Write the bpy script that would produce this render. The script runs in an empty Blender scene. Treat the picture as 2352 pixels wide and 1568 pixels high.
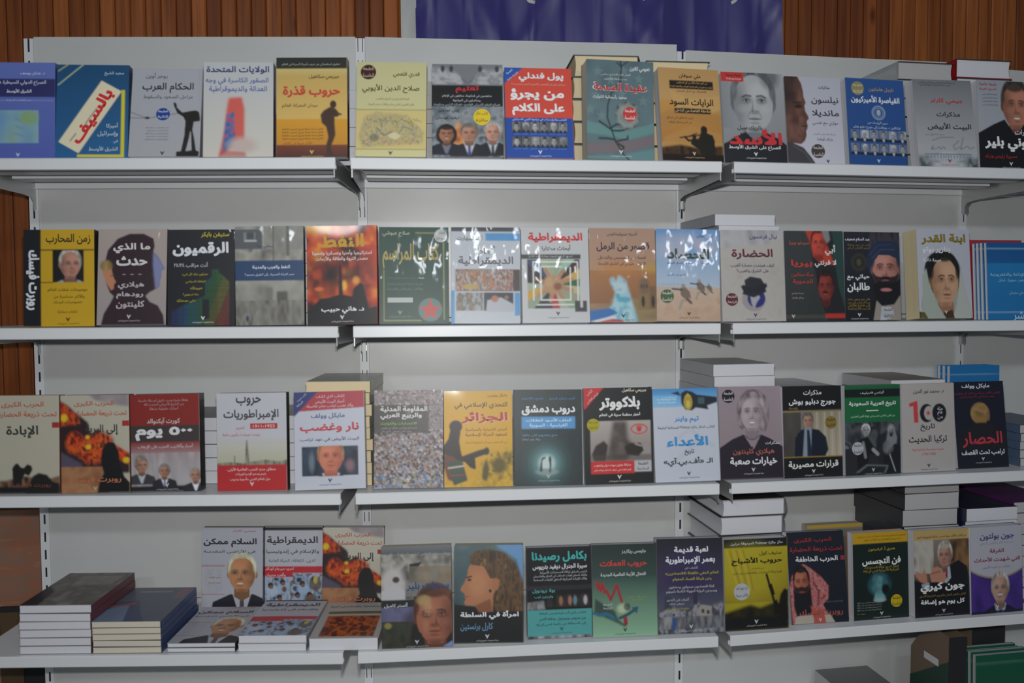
import bpy, math, re, random
import numpy as np
from mathutils import Matrix, Vector
from mathutils.geometry import tessellate_polygon, interpolate_bezier, delaunay_2d_cdt
sc = bpy.context.scene
COL = sc.collection
random.seed(7)

# ------------------------------------------------------------------ camera, world, lights, exposure
CAM = Vector((0.196, -2.305, 1.5))
yaw, pitch, roll = 0.0939, 0.0494, -0.0052
Fw = Vector((math.sin(yaw)*math.cos(pitch), math.cos(yaw)*math.cos(pitch), -math.sin(pitch)))
R0 = Vector((math.cos(yaw), -math.sin(yaw), 0)); U0 = R0.cross(Fw)
Rt = R0*math.cos(roll) + U0*math.sin(roll); Up = -R0*math.sin(roll) + U0*math.cos(roll)
cd = bpy.data.cameras.new('camera'); cam = bpy.data.objects.new('camera', cd); COL.objects.link(cam)
cd.sensor_width = 36.0; cd.lens = 1878.4/2352*36.0; cd.clip_start = 0.02
M = Matrix((Rt, Up, -Fw)).transposed().to_4x4(); M.translation = CAM; cam.matrix_world = M
cd.dof.use_dof = True; cd.dof.focus_distance = 2.5; cd.dof.aperture_fstop = 2.3
sc.camera = cam
sc.view_settings.view_transform = 'Standard'; sc.view_settings.look = 'None'
sc.view_settings.gamma = 1.0; sc.view_settings.use_curve_mapping = False
sc.view_settings.exposure = 0.0

w = bpy.data.worlds.new('room_ambient'); sc.world = w; w.use_nodes = True
w.node_tree.nodes['Background'].inputs[0].default_value = (0.80, 0.90, 1.0, 1)
w.node_tree.nodes['Background'].inputs[1].default_value = 0.085

def area(name, loc, target, sx, sy, power, col):
    l = bpy.data.lights.new(name, 'AREA'); l.shape = 'RECTANGLE'; l.size = sx; l.size_y = sy
    l.energy = power; l.color = col
    o = bpy.data.objects.new(name, l); COL.objects.link(o); o.location = loc
    o.rotation_euler = (Vector(target)-Vector(loc)).to_track_quat('-Z', 'Y').to_euler()
    return o
# ceiling lamps four metres in front of the shelves (they draw the shelf-shadow edges on the panels)
for lx, pw in ((-1.25, 12), (0.55, 12), (2.3, 10)):
    area('ceiling_lamp', (lx, -4.35, 2.84), (lx*0.6+0.2, 0, 1.3), 0.5, 0.10, pw, (0.86, 0.93, 1.0))
# the flash on top of the camera
area('camera_flash', CAM + Up*0.085 + Fw*0.02, CAM + Fw*2.3, 0.05, 0.03, 23.0, (1.0, 0.985, 0.96))

# ------------------------------------------------------------------ helpers
def obj(name, me, parent=None, mats=()):
    o = bpy.data.objects.new(name, me); COL.objects.link(o)
    for m in mats:
        if m.name not in [x.name for x in me.materials if x]: me.materials.append(m)
    if parent is not None: o.parent = parent
    return o
def tag(o, label=None, cat=None, group=None, kind=None):
    if label: o['label'] = label
    if cat: o['category'] = cat
    if group: o['group'] = group
    if kind: o['kind'] = kind
    return o
def empty(name, mat=None):
    o = bpy.data.objects.new(name, None); COL.objects.link(o); o.empty_display_size = 0.02
    if mat is not None: o.matrix_world = mat
    return o
class MB:
    def __init__(s): s.v = []; s.f = []; s.c = []
    def quad(s, a, b, c, d, col=None):
        n = len(s.v); s.v += [a, b, c, d]; s.f.append((n, n+1, n+2, n+3)); s.c += [col]*4
    def poly(s, pts, col=None):
        n = len(s.v); s.v += pts; s.f.append(tuple(range(n, n+len(pts)))); s.c += [col]*len(pts)
    def box(s, x0, x1, y0, y1, z0, z1, col=None):
        n = len(s.v)
        s.v += [(x0,y0,z0),(x1,y0,z0),(x1,y1,z0),(x0,y1,z0),(x0,y0,z1),(x1,y0,z1),(x1,y1,z1),(x0,y1,z1)]
        s.f += [tuple(n+i for i in q) for q in ((0,3,2,1),(4,5,6,7),(0,1,5,4),(1,2,6,5),(2,3,7,6),(3,0,4,7))]
        s.c += [col]*8
    def prism(s, pts, x0, x1, col=None):      # pts (y,z) profile swept along x
        n = len(s.v); k = len(pts)
        s.v += [(x0,p[0],p[1]) for p in pts] + [(x1,p[0],p[1]) for p in pts]
        s.f.append(tuple(n+i for i in range(k))[::-1]); s.f.append(tuple(n+k+i for i in range(k)))
        for i in range(k): j = (i+1) % k; s.f.append((n+i, n+j, n+k+j, n+k+i))
        s.c += [col]*(2*k)
    def mesh(s, name, bevel=0):
        me = bpy.data.meshes.new(name); me.from_pydata(s.v, [], s.f); me.update()
        if any(c is not None for c in s.c):
            a = me.color_attributes.new('Col', 'FLOAT_COLOR', 'POINT')
            a.data.foreach_set('color', np.array([(*(c or (1,1,1)), 1.0) for c in s.c], dtype=np.float32).ravel())
        return me
def seen(h, k=0.86):
    """a print colour read off the photograph (hex) -> the ink's own reflectance"""
    h = h.lstrip('#')
    if len(h) == 3: h = ''.join(x*2 for x in h)
    r = []
    for i in (0, 2, 4):
        c = int(h[i:i+2], 16)/255
        c = c/12.92 if c <= 0.04045 else ((c+0.055)/1.055)**2.4
        r.append(min(0.88, c/k))
    return tuple(r)

# ------------------------------------------------------------------ materials
def mat(name, col=(0.8,0.8,0.8), rough=0.5, metal=0.0, spec=0.5):
    m = bpy.data.materials.new(name); m.use_nodes = True; b = m.node_tree.nodes['Principled BSDF']
    b.inputs['Base Color'].default_value = (*col, 1); b.inputs['Roughness'].default_value = rough
    b.inputs['Metallic'].default_value = metal; b.inputs['Specular IOR Level'].default_value = spec
    return m, m.node_tree, b
def bump(nt, b, scale, strength, dist=0.001, stretch=(1,1,1), target='Normal', detail=2, rnd=False):
    tc = nt.nodes.new('ShaderNodeTexCoord'); mp = nt.nodes.new('ShaderNodeMapping'); mp.inputs['Scale'].default_value = stretch
    n = nt.nodes.new('ShaderNodeTexNoise'); n.inputs['Scale'].default_value = scale; n.inputs['Detail'].default_value = detail
    bp = nt.nodes.new('ShaderNodeBump'); bp.inputs['Strength'].default_value = strength; bp.inputs['Distance'].default_value = dist
    nt.links.new(tc.outputs['Object'], mp.inputs['Vector']); nt.links.new(mp.outputs[0], n.inputs['Vector'])
    if rnd:
        oi = nt.nodes.new('ShaderNodeObjectInfo'); mu = nt.nodes.new('ShaderNodeVectorMath'); mu.operation = 'SCALE'
        mu.inputs[0].default_value = (37, 51, 23); nt.links.new(oi.outputs['Random'], mu.inputs['Scale'])
        nt.links.new(mu.outputs[0], mp.inputs['Location'])
    nt.links.new(n.outputs['Fac'], bp.inputs['Height']); nt.links.new(bp.outputs[0], b.inputs[target])
    return n
def print_mat(name, rough, coat, coat_bump, scale, dist):
    m, nt, b = mat(name, rough=rough)
    a = nt.nodes.new('ShaderNodeAttribute'); a.attribute_name = 'Col'
    nt.links.new(a.outputs['Color'], b.inputs['Base Color'])
    b.inputs['Coat Weight'].default_value = coat; b.inputs['Coat Roughness'].default_value = 0.06
    if coat_bump: bump(nt, b, scale, coat_bump, dist, (1.0, 1.0, 0.45), 'Coat Normal', 1.5, True)
    return m
PR_MATTE = print_mat('printed_card_matte', 0.45, 0.08, 0.15, 14, 0.002)
PR_GLOSS = print_mat('printed_card_glossy', 0.42, 0.22, 0.35, 11, 0.003)
PR_WRAP = print_mat('printed_card_shrink_wrapped', 0.44, 0.30, 1.0, 26, 0.004)
FIN = {'m': PR_MATTE, 'g': PR_GLOSS, 'w': PR_WRAP}
def paper(name, col, col2):
    m, nt, b = mat(name, col, 0.8)
    tc = nt.nodes.new('ShaderNodeTexCoord'); wv = nt.nodes.new('ShaderNodeTexWave'); wv.bands_direction = 'Y'
    wv.inputs['Scale'].default_value = 260; wv.inputs['Distortion'].default_value = 1.5
    mx = nt.nodes.new('ShaderNodeMix'); mx.data_type = 'RGBA'; mx.inputs[6].default_value = (*col, 1); mx.inputs[7].default_value = (*col2, 1)
    nt.links.new(tc.outputs['Object'], wv.inputs['Vector']); nt.links.new(wv.outputs['Fac'], mx.inputs[0]); nt.links.new(mx.outputs[2], b.inputs['Base Color'])
    return m
PAPER = {'w': paper('white_page_edges', (0.72,0.73,0.78), (0.55,0.56,0.60)), 'c': paper('cream_page_edges', (0.78,0.66,0.42), (0.64,0.53,0.33)),
         'g': paper('greyed_page_edges', (0.52,0.52,0.52), (0.38,0.38,0.39)), 'p': paper('pale_page_edges', (0.70,0.64,0.52), (0.56,0.51,0.40))}
WHITE, nt, b = mat('white_painted_sheet_steel', (0.70,0.725,0.75), 0.34); bump(nt, b, 3.0, 0.12, 0.004)
PANEL, nt, b = mat('white_painted_back_panel', (0.56,0.57,0.565), 0.30); bump(nt, b, 1.6, 0.22, 0.01)
n = nt.nodes.new('ShaderNodeTexNoise'); n.inputs['Scale'].default_value = 5; n.inputs['Detail'].default_value = 4
r = nt.nodes.new('ShaderNodeValToRGB'); r.color_ramp.elements[0].color = (0.53,0.545,0.54,1); r.color_ramp.elements[1].color = (0.60,0.605,0.60,1)
nt.links.new(n.outputs['Fac'], r.inputs[0]); nt.links.new(r.outputs[0], b.inputs['Base Color'])
STEEL, nt, b = mat('galvanised_steel', (0.50,0.51,0.51), 0.38, 0.75); bump(nt, b, 60, 0.2, 0.0005)
DARK, nt, b = mat('slot_shade_black', (0.03,0.03,0.035), 0.7)  # near-black colour stands in for the shade inside the posts
# ------------------------------------------------------------------ Arabic shaping and flat lettering
FORMS = {}
for q in "ء80n آ81r أ83r ؤ85r إ87r ئ89d ا8Dr ب8Fd ة93r ت95d ث99d ج9Dd حA1d خA5d دA9r ذABr رADr زAFr سB1d شB5d صB9d ضBDd طC1d ظC5d عC9d غCDd فD1d قD5d كD9d لDDd مE1d نE5d هE9d وEDr ىEFr يF1d".split():
    i0 = 0xFE00 + int(q[1:3], 16)
    FORMS[q[0]] = (i0, None, None, None) if q[3] == 'n' else (i0, i0+1, None, None) if q[3] == 'r' else (i0, i0+1, i0+2, i0+3)
FORMS['پ'] = (0xFB56, 0xFB57, 0xFB58, 0xFB59); FORMS['ـ'] = (0x640,)*4
LAMALEF = {'آ': 0xFEF5, 'أ': 0xFEF7, 'إ': 0xFEF9, 'ا': 0xFEFB}
def shape(s):
    s = re.sub('[\u064b-\u0652]', '', s); out = []; i = 0; prev = False
    while i < len(s):
        c = s[i]
        if c == 'ل' and i+1 < len(s) and s[i+1] in LAMALEF:
            out.append(chr(LAMALEF[s[i+1]] + (1 if prev else 0))); prev = False; i += 2; continue
        f = FORMS.get(c)
        if not f: out.append(c); prev = False; i += 1; continue
        nx = s[i+1] if i+1 < len(s) else ''
        nj = nx in FORMS and FORMS[nx][1] is not None and f[2] is not None
        k = 3 if prev and nj else 1 if prev and f[1] else 2 if nj else 0
        out.append(chr(f[k])); prev = nj; i += 1
    t = ''.join(out)[::-1]
    t = re.sub(r'[A-Za-z0-9][A-Za-z0-9\- ]*[A-Za-z0-9]|[٠-٩][٠-٩/]*', lambda m: m.group(0)[::-1], t)
    return t.translate(str.maketrans('()«»', ')(»«'))
_out = {}; _tes = {}
_tc = bpy.data.curves.new('glyph_probe', 'FONT'); _tc.size = 1.0; _to = bpy.data.objects.new('glyph_probe', _tc); COL.objects.link(_to)
def _splines(body, res=3):
    _tc.body = body; _tc.update_tag(); dg = bpy.context.evaluated_depsgraph_get(); dg.update()
    cu = _to.to_curve(dg); P = []
    for sp in cu.splines:
        bp = sp.bezier_points; k = len(bp); pts = []
        for i in range(k):
            a, b2 = bp[i], bp[(i+1) % k]
            sg = (a.co-b2.co).length
            r = 1 if sg < 0.03 else 2 if sg < .12 else res+1
            straight = (a.handle_right-a.co).cross(b2.co-a.co).length < 1e-5 and (b2.handle_left-b2.co).cross(b2.co-a.co).length < 1e-5
            q = [a.co, b2.co] if straight else interpolate_bezier(a.co, a.handle_right, b2.handle_left, b2.co, r+1)
            pts += [(v.x, v.y) for v in q[:-1]]
        cl = [pts[0]]
        for v in pts[1:]:
            if math.hypot(v[0]-cl[-1][0], v[1]-cl[-1][1]) > 1e-4: cl.append(v)
        if len(cl) > 2: P.append(cl)
    _to.to_curve_clear(); return P
def _maxx(P): return max(v[0] for c in P for v in c)
_bar = None
def outline(ch):
    global _bar
    if ch not in _out:
        if _bar is None: _bar = _maxx(_splines('|'))
        P = [] if ch == ' ' else _splines(ch)
        adv = 0.27 if ch == ' ' else _maxx(_splines(ch+'|')) - _bar
        _out[ch] = (P, adv)
    return _out[ch]
def sarea(c): return 0.5*sum(c[i-1][0]*c[i][1]-c[i][0]*c[i-1][1] for i in range(len(c)))
def winding(pt, loops):
    w_ = np.zeros(len(pt), int)
    for c in loops:
        q = np.array(c); a = np.roll(q, 1, 0)
        for (x0, y0), (x1, y1) in zip(a, q):
            left = (x1-x0)*(pt[:, 1]-y0)-(pt[:, 0]-x0)*(y1-y0)
            w_ += ((y0 <= pt[:, 1]) & (y1 > pt[:, 1]) & (left > 0)).astype(int) - ((y0 > pt[:, 1]) & (y1 <= pt[:, 1]) & (left < 0)).astype(int)
    return w_
def grow(c, d, sgn):
    o = []; k = len(c)
    for i in range(k):
        a, b2, e = c[i-1], c[i], c[(i+1) % k]
        n1 = (b2[1]-a[1], a[0]-b2[0]); n2 = (e[1]-b2[1], b2[0]-e[0])
        l1 = math.hypot(*n1) or 1; l2 = math.hypot(*n2) or 1
        nx, ny = n1[0]/l1+n2[0]/l2, n1[1]/l1+n2[1]/l2; l = math.hypot(nx, ny)
        if l < 0.5: nx, ny, l = n2[0]/l2, n2[1]/l2, 1
        o.append((b2[0]+sgn*d*nx/l, b2[1]+sgn*d*ny/l))
    return o
def glyph(ch, bold):
    k = (ch, bold)
    if k not in _tes:
        P, adv = outline(ch)
        V = []; F = []
        if P:
            ar = [sarea(c) for c in P]; main = 1 if ar[max(range(len(P)), key=lambda i: abs(ar[i]))] > 0 else -1
            Q = [grow(c, bold, main) if bold else c for c in P]
            vs = [Vector(p) for c in Q for p in c]; ed = []; n0 = 0
            for c in Q: ed += [(n0+i, n0+(i+1) % len(c)) for i in range(len(c))]; n0 += len(c)
            r = delaunay_2d_cdt(vs, ed, [], 0, 1e-5)
            X = np.array([tuple(v) for v in r[0]]); T = np.array([tuple(f) for f in r[2]])
            T = T[winding(X[T].mean(1), Q) != 0]
            V = [tuple(v) for v in X]; F = [tuple(int(i) for i in f) for f in T]
        _tes[k] = (V, F, adv)
    return _tes[k]
def text_geo(s, bold=0.0):
    """flat outline of a line of Arabic (or Latin) lettering: vertices, faces, bounding box"""
    V = []; F = []; x = 0
    for ch in shape(s):
        gv, gf, adv = glyph(ch, bold); n0 = len(V)
        V += [(vx+x, vy) for vx, vy in gv]; F += [tuple(n0+i for i in f) for f in gf]; x += adv
    A = np.array(V); return A, F, (A[:, 0].min(), A[:, 1].min(), A[:, 0].max(), A[:, 1].max())

# ------------------------------------------------------------------ cover print: a vertex-coloured grid, drawn with soft shapes
class Art:
    NX, NY = 84, 118
    def __init__(s, bg='fff', nx=None, ny=None):
        s.NX = nx or Art.NX; s.NY = ny or Art.NY
        s.ss = 3
        x = np.linspace(0, 1, s.NX*s.ss+1); y = np.linspace(0, 1, s.NY*s.ss+1)
        s.U, s.V = np.meshgrid(x, y); s.C = np.empty(s.U.shape+(3,)); s.C[:] = seen(bg); s.clip = None
        s.rng = np.random.RandomState(sum(map(ord, bg)))
    def put(s, m, c, al=1.0):
        m = np.clip(m, 0, 1)*al
        if s.clip is not None: m = m*s.clip
        m = m[..., None]
        c = np.array(seen(c)) if isinstance(c, str) else c
        s.C = s.C*(1-m) + c*m; return s
    def _bl(s, m, k):
        for _ in range(2):
            for ax in (0, 1):
                c = np.cumsum(np.pad(m, [(k+1, k) if a == ax else (0, 0) for a in (0, 1)], mode='edge'), axis=ax)
                m = (np.take(c, range(2*k+1, c.shape[ax]), axis=ax) - np.take(c, range(0, c.shape[ax]-2*k-1), axis=ax))/(2*k+1)
        return m
    def m_e(s, cx, cy, rx, ry, soft=0.08):
        d = np.sqrt(((s.U-cx)/rx)**2+((s.V-cy)/ry)**2); return np.clip((1-d)/soft+0.5, 0, 1)
    def m_p(s, pts, blur=0):
        m = np.zeros(s.U.shape, bool); k = len(pts)
        for i in range(k):
            (x0, y0), (x1, y1) = pts[i-1], pts[i]
            if y0 == y1: continue
            m ^= ((y0 > s.V) != (y1 > s.V)) & (s.U < (x1-x0)*(s.V-y0)/(y1-y0)+x0)
        m = m.astype(float); return s._bl(m, blur) if blur else m
    def e(s, cx, cy, rx, ry, c, soft=0.08, al=1): return s.put(s.m_e(cx, cy, rx, ry, soft), c, al)
    def p(s, pts, c, blur=0, al=1): return s.put(s.m_p(pts, blur), c, al)
    def r(s, u0, v0, u1, v1, c, blur=0, al=1): return s.p([(u0,v0),(u1,v0),(u1,v1),(u0,v1)], c, blur, al)
    def l(s, pts, wd, c, al=1, asp=1.4):
        D = np.full(s.U.shape, 9.0)
        for (x0, y0), (x1, y1) in zip(pts, pts[1:]):
            dx, dy = x1-x0, (y1-y0)*asp; L = dx*dx+dy*dy or 1e-9
            t = np.clip(((s.U-x0)*dx+(s.V-y0)*asp*dy)/L, 0, 1)
            D = np.minimum(D, np.hypot(s.U-x0-t*dx, (s.V-y0)*asp-t*dy))
        return s.put((wd-D)/0.008+0.5, c, al)
    def g(s, v0, v1, c0, c1, u0=0, u1=1, al=1, horiz=False):
        t = np.clip(((s.U-u0)/(u1-u0) if horiz else (s.V-v0)/(v1-v0)), 0, 1)[..., None]
        m = ((s.V >= v0) & (s.V <= v1) & (s.U >= u0) & (s.U <= u1)).astype(float)
        return s.put(m, np.array(seen(c0))*(1-t)+np.array(seen(c1))*t, al)
    def noise(s, su, sv, seed=0, octv=2):
        rg = np.random.RandomState(seed+11); N = np.zeros(s.U.shape); a = 1; tot = 0
        for o in range(octv):
            gx, gy = int(su*2**o)+2, int(sv*2**o)+2; G = rg.rand(gy+1, gx+1)
            x = s.U*(gx-1.001); y = s.V*(gy-1.001); i = x.astype(int); j = y.astype(int); fx = x-i; fy = y-j
            fx = fx*fx*(3-2*fx); fy = fy*fy*(3-2*fy)
            N += a*((G[j,i]*(1-fx)+G[j,i+1]*fx)*(1-fy)+(G[j+1,i]*(1-fx)+G[j+1,i+1]*fx)*fy); tot += a; a *= 0.6
        N /= tot; return np.clip((N-0.5)*1.5+0.5, 0, 1)
    def n(s, u0, v0, u1, v1, cols, su, sv, seed=0, al=1, octv=2, mask=None, blur=0):
        N = s.noise(su, sv, seed, octv)*(len(cols)-1); i = np.minimum(N.astype(int), len(cols)-2); f = (N-i)[..., None]
        K = np.array([seen(c) for c in cols]); c = K[i]*(1-f)+K[i+1]*f
        m = s.m_p([(u0,v0),(u1,v0),(u1,v1),(u0,v1)], blur) if mask is None else mask
        return s.put(m, c, al)
    def speck(s, u0, v0, u1, v1, cols, k, rad, seed=0, asp=1.4):
        rg = random.Random(seed)
        for _ in range(k):
            x = rg.uniform(u0, u1); y = rg.uniform(v0, v1); q = rad*rg.uniform(0.6, 1.5)
            s.e(x, y, q, q/asp, rg.choice(cols), 0.5)
        return s
    def face(s, cx, cy, w, h, skin, hair, suit='222', tie=None, shirt='d5d8e0', turn=0.0, bald=0, beard=None, mous=None,
             hairv=1.0, long=False, lip='a05548', body=True, shade=None, brow=None, eye='1c1a1c', smile=0):
        """a printed head-and-shoulders portrait; w, h are half sizes of the face in cover fractions"""
        def mixc(a, t, k=0.0):
            A = [int(a.lstrip('#')[i:i+2], 16) if len(a.lstrip('#')) == 6 else int(a.lstrip('#')[i//2]*2, 16) for i in (0, 2, 4)]
            return '%02x%02x%02x' % tuple(int(max(0, min(255, v*t+k))) for v in A)
        sh = shade or mixc(skin, 0.68); dk = mixc(skin, 0.45); hi = mixc(skin, 1.08, 8); brow = brow or mixc(hair, 0.6)
        if body:
            s.p([(cx-w*2.5, cy+h*2.6), (cx-w*2.2, cy+h*1.55), (cx-w*0.9, cy+h*1.12), (cx+w*0.9, cy+h*1.12), (cx+w*2.2, cy+h*1.55), (cx+w*2.5, cy+h*2.6)], suit, 1)
            s.p([(cx-w*0.75, cy+h*1.0), (cx+w*0.75, cy+h*1.0), (cx+w*0.15, cy+h*2.4), (cx-w*0.15, cy+h*2.4)], shirt, 1)
            if tie: s.p([(cx-w*.14, cy+h*1.2), (cx+w*.14, cy+h*1.2), (cx+w*.2, cy+h*2.5), (cx-w*.2, cy+h*2.5)], tie, 1)
        s.p([(cx-w*0.55, cy+h*0.5), (cx+w*0.55, cy+h*0.5), (cx+w*0.6, cy+h*1.25), (cx, cy+h*1.5), (cx-w*0.6, cy+h*1.25)], sh, 1)
        if long: s.e(cx, cy+h*0.05, w*1.4, h*1.35, hair, 0.1); s.p([(cx-w*.5, cy+h*0.6), (cx+w*.5, cy+h*.6), (cx+w*.5, cy+h*1.3), (cx-w*.5, cy+h*1.3)], sh, 1)
        else: s.e(cx, cy-h*0.22, w*1.13*hairv, h*0.98*hairv, hair, 0.1)
        for e_ in (-1, 1):
            if turn*e_ < 0.35 and not long: s.e(cx+e_*w*1.02-turn*w*0.1, cy+h*0.05, w*0.14, h*0.2, sh, 0.3)
        s.e(cx, cy+h*0.02, w, h*0.93, skin, 0.06)
        s.p([(cx-w*.75, cy+h*.3), (cx+w*.75, cy+h*.3), (cx+w*.4, cy+h*.96), (cx-w*.4, cy+h*.96)], skin, 2)
        m = s.m_e(cx, cy+h*0.02, w, h*0.95, 0.06)
        if bald < 1:
            hm = s.m_e(cx, cy-h*0.22, w*1.12*hairv, h*0.97*hairv, .15)*(1-m)
            s.n(0, 0, 1, 1, [mixc(hair, .6), hair, mixc(hair, 1.25, 6)], 5/max(w, .02), 2.5/max(h, .02)*.6, 5, .8, 2, hm)
        oc, s.clip = s.clip, (m if s.clip is None else m*s.clip)
        sd = -1 if turn > 0 else 1
        s.e(cx+sd*w*0.95, cy+h*0.15, w*0.55, h*0.95, sh, 0.9, 0.75)
        s.e(cx-sd*w*0.3, cy-h*0.35, w*0.5, h*0.3, hi, 0.9, 0.6)
        s.e(cx, cy+h*0.98, w*0.7, h*0.16, sh, 0.8, 0.8)
        if bald < 1: (s.e(cx, cy-h*(1.12+0.18*bald), w*1.05, h*(0.60-0.28*bald), hair, 0.22, 0.95), [s.e(cx+q*w*1.02, cy-h*.42, w*.20, h*.36, hair, .5, .9) for q in (-1, 1)])
        tx = cx+turn*w*0.45; ew = mixc(skin, 0.6, 82)
        s.p([(tx+w*.02, cy-h*.16), (tx+w*.17, cy+h*.27), (tx-w*.02, cy+h*.28)] if sd > 0 else [(tx-w*.02, cy-h*.16), (tx-w*.17, cy+h*.27), (tx+w*.02, cy+h*.28)], sh, 2, 0.75)
        s.l([(tx, cy-h*.1), (tx, cy+h*.18)], w*0.05, hi, 0.45)
        for e_ in (-1, 1):
            ex = tx+e_*w*0.39
            s.e(ex, cy-h*0.09, w*0.27, h*0.13, sh, 0.9, 0.85)
            s.e(ex, cy-h*0.065, w*0.14, h*0.036, ew, 0.4, 0.75)
            s.e(ex+turn*w*.05, cy-h*0.072, w*0.068, h*0.046, eye, 0.5, 0.95)
            s.l([(ex-w*.17, cy-h*0.075), (ex, cy-h*0.118), (ex+w*.17, cy-h*0.08)], w*0.024, dk, 0.9)
            s.l([(ex-w*.13, cy+h*.0), (ex+w*.13, cy+h*.0)], w*0.022, sh, 0.8)
            s.l([(ex-w*.22-e_*w*.02, cy-h*(0.20+.02*e_)), (ex, cy-h*0.245), (ex+w*.22-e_*w*.02, cy-h*(0.20-.02*e_))], w*0.042, brow, 0.75)
            s.e(tx+e_*w*.10+turn*w*.05, cy+h*.275, w*.055, h*.022, dk, .7, .8)
            s.l([(tx+e_*w*.20, cy+h*.26), (tx+e_*w*.36, cy+h*.50)], w*0.022, sh, 0.7)
            s.e(cx+e_*w*.58, cy+h*.2, w*.22, h*.14, hi, .9, .25)
        s.e(tx, cy+h*.33, w*0.22, h*0.05, sh, 0.9, 0.7)
        if beard: s.p([(cx-w*1.1, cy+h*.05), (cx-w*.72, cy+h*.32), (tx-w*.35, cy+h*.36), (tx+w*.35, cy+h*.36), (cx+w*.72, cy+h*.32), (cx+w*1.1, cy+h*.05), (cx+w, cy+h*1.1), (cx-w, cy+h*1.1)], beard, 2, 0.95)
        if mous: s.e(tx, cy+h*.41, w*0.36, h*0.075, mous, 0.4)
        s.e(tx, cy+h*.525, w*0.27, h*0.045, lip, 0.6)
        if smile: s.e(tx, cy+h*.53, w*0.24, h*0.03, 'e4dcd8', 0.5)
        else: s.l([(tx-w*.3, cy+h*.53), (tx+w*.3, cy+h*.53)], w*0.02, dk, 0.8)
        s.e(tx, cy+h*.66, w*0.25, h*0.04, sh, 0.8, 0.6)
        s.clip = oc
        if beard: s.e(tx-turn*w*.3, cy+h*.95, w*0.72, h*0.42, beard, 0.25)
        return s
    def grid(s):
        k = s.ss; b = s._bl(s.C[..., 0], 1), s._bl(s.C[..., 1], 1), s._bl(s.C[..., 2], 1)
        return np.stack([q[::k, ::k] for q in b], -1)      # (NY+1, NX+1, 3), row 0 at the top
# ------------------------------------------------------------------ the room behind: timber wall, stone dado, floor
WB = 0.9
YW = 0.30                                         # face of the wall behind the shelving
wall = obj('wall_back', None); tag(wall, kind='structure')
m = MB(); m.box(-2.6, 3.4, YW+0.03, YW+0.2, 0, 3.0)
wl, nt, b = mat('dark_wall_behind_boards', (0.05,0.02,0.008), 0.8)
core = obj('backing', m.mesh('backing'), wall, [wl])
wood, nt, b = mat('varnished_pine_board', rough=0.42, spec=0.35)
oi = nt.nodes.new('ShaderNodeObjectInfo'); rp = nt.nodes.new('ShaderNodeValToRGB')
rp.color_ramp.elements[0].color = (0.26,0.072,0.013,1); rp.color_ramp.elements[1].color = (0.40,0.122,0.029,1)
e = rp.color_ramp.elements.new(0.15); e.color = (0.20,0.052,0.011,1)
e = rp.color_ramp.elements.new(0.6); e.color = (0.34,0.100,0.021,1)
tc = nt.nodes.new('ShaderNodeTexCoord'); mp = nt.nodes.new('ShaderNodeMapping'); mp.inputs['Scale'].default_value = (60,60,2.2)
ns = nt.nodes.new('ShaderNodeTexNoise'); ns.inputs['Scale'].default_value = 1.0; ns.inputs['Detail'].default_value = 5
mx = nt.nodes.new('ShaderNodeMix'); mx.data_type = 'RGBA'; mx.blend_type = 'MULTIPLY'; mx.inputs[0].default_value = 0.75
r2 = nt.nodes.new('ShaderNodeValToRGB'); r2.color_ramp.elements[0].position = 0.3; r2.color_ramp.elements[0].color = (0.35,0.28,0.25,1); r2.color_ramp.elements[1].position = 0.62
L = nt.links.new
va = nt.nodes.new('ShaderNodeVectorMath'); va.operation = 'ADD'; vs = nt.nodes.new('ShaderNodeVectorMath'); vs.operation = 'SCALE'; vs.inputs[0].default_value = (91, 17, 53)
L(oi.outputs['Random'], vs.inputs['Scale']); L(tc.outputs['Object'], mp.inputs[0]); L(mp.outputs[0], va.inputs[0]); L(vs.outputs[0], va.inputs[1]); L(va.outputs[0], ns.inputs['Vector'])
L(oi.outputs['Random'], rp.inputs[0]); L(rp.outputs[0], mx.inputs[6]); L(ns.outputs['Fac'], r2.inputs[0]); L(r2.outputs[0], mx.inputs[7])
kn = nt.nodes.new('ShaderNodeTexVoronoi'); kn.inputs['Scale'].default_value = 1.0
mk = nt.nodes.new('ShaderNodeMapping'); mk.inputs['Scale'].default_value = (9,9,3.2); va2 = nt.nodes.new('ShaderNodeVectorMath'); va2.operation = 'ADD'
L(tc.outputs['Object'], mk.inputs[0]); L(mk.outputs[0], va2.inputs[0]); L(vs.outputs[0], va2.inputs[1]); L(va2.outputs[0], kn.inputs['Vector'])
r3 = nt.nodes.new('ShaderNodeValToRGB'); r3.color_ramp.elements[0].position = 0.05; r3.color_ramp.elements[0].color = (0.25,0.16,0.12,1); r3.color_ramp.elements[1].position = 0.13
mx2 = nt.nodes.new('ShaderNodeMix'); mx2.data_type = 'RGBA'; mx2.blend_type = 'MULTIPLY'; mx2.inputs[0].default_value = 0.8
L(kn.outputs['Distance'], r3.inputs[0]); L(mx.outputs[2], mx2.inputs[6]); L(r3.outputs[0], mx2.inputs[7]); L(mx2.outputs[2], b.inputs['Base Color'])
PW = 0.0445
m = MB()
prof = [(-PW/2+.0007, .022), (-PW/2+.0007, .003), (-PW/2+.0045, 0), (PW/2-.0045, 0), (PW/2-.0007, .003), (PW/2-.0007, .022)]
n0 = 0; m.v = [(x, y, z) for z in (0.90, 2.95) for x, y in prof]
m.f = [(0,1,2,3,4,5)[::-1], (6,7,8,9,10,11)] + [(i, (i+1) % 6, 6+(i+1) % 6, 6+i) for i in range(6)]; m.c = [None]*12
bm_ = m.mesh('board'); bm_.materials.append(wood)
for i in range(112):
    x = -2.2 + i*PW
    o = obj('plank', bm_, wall); o.location = (x, YW + random.uniform(0, .0015), 0)
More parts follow.
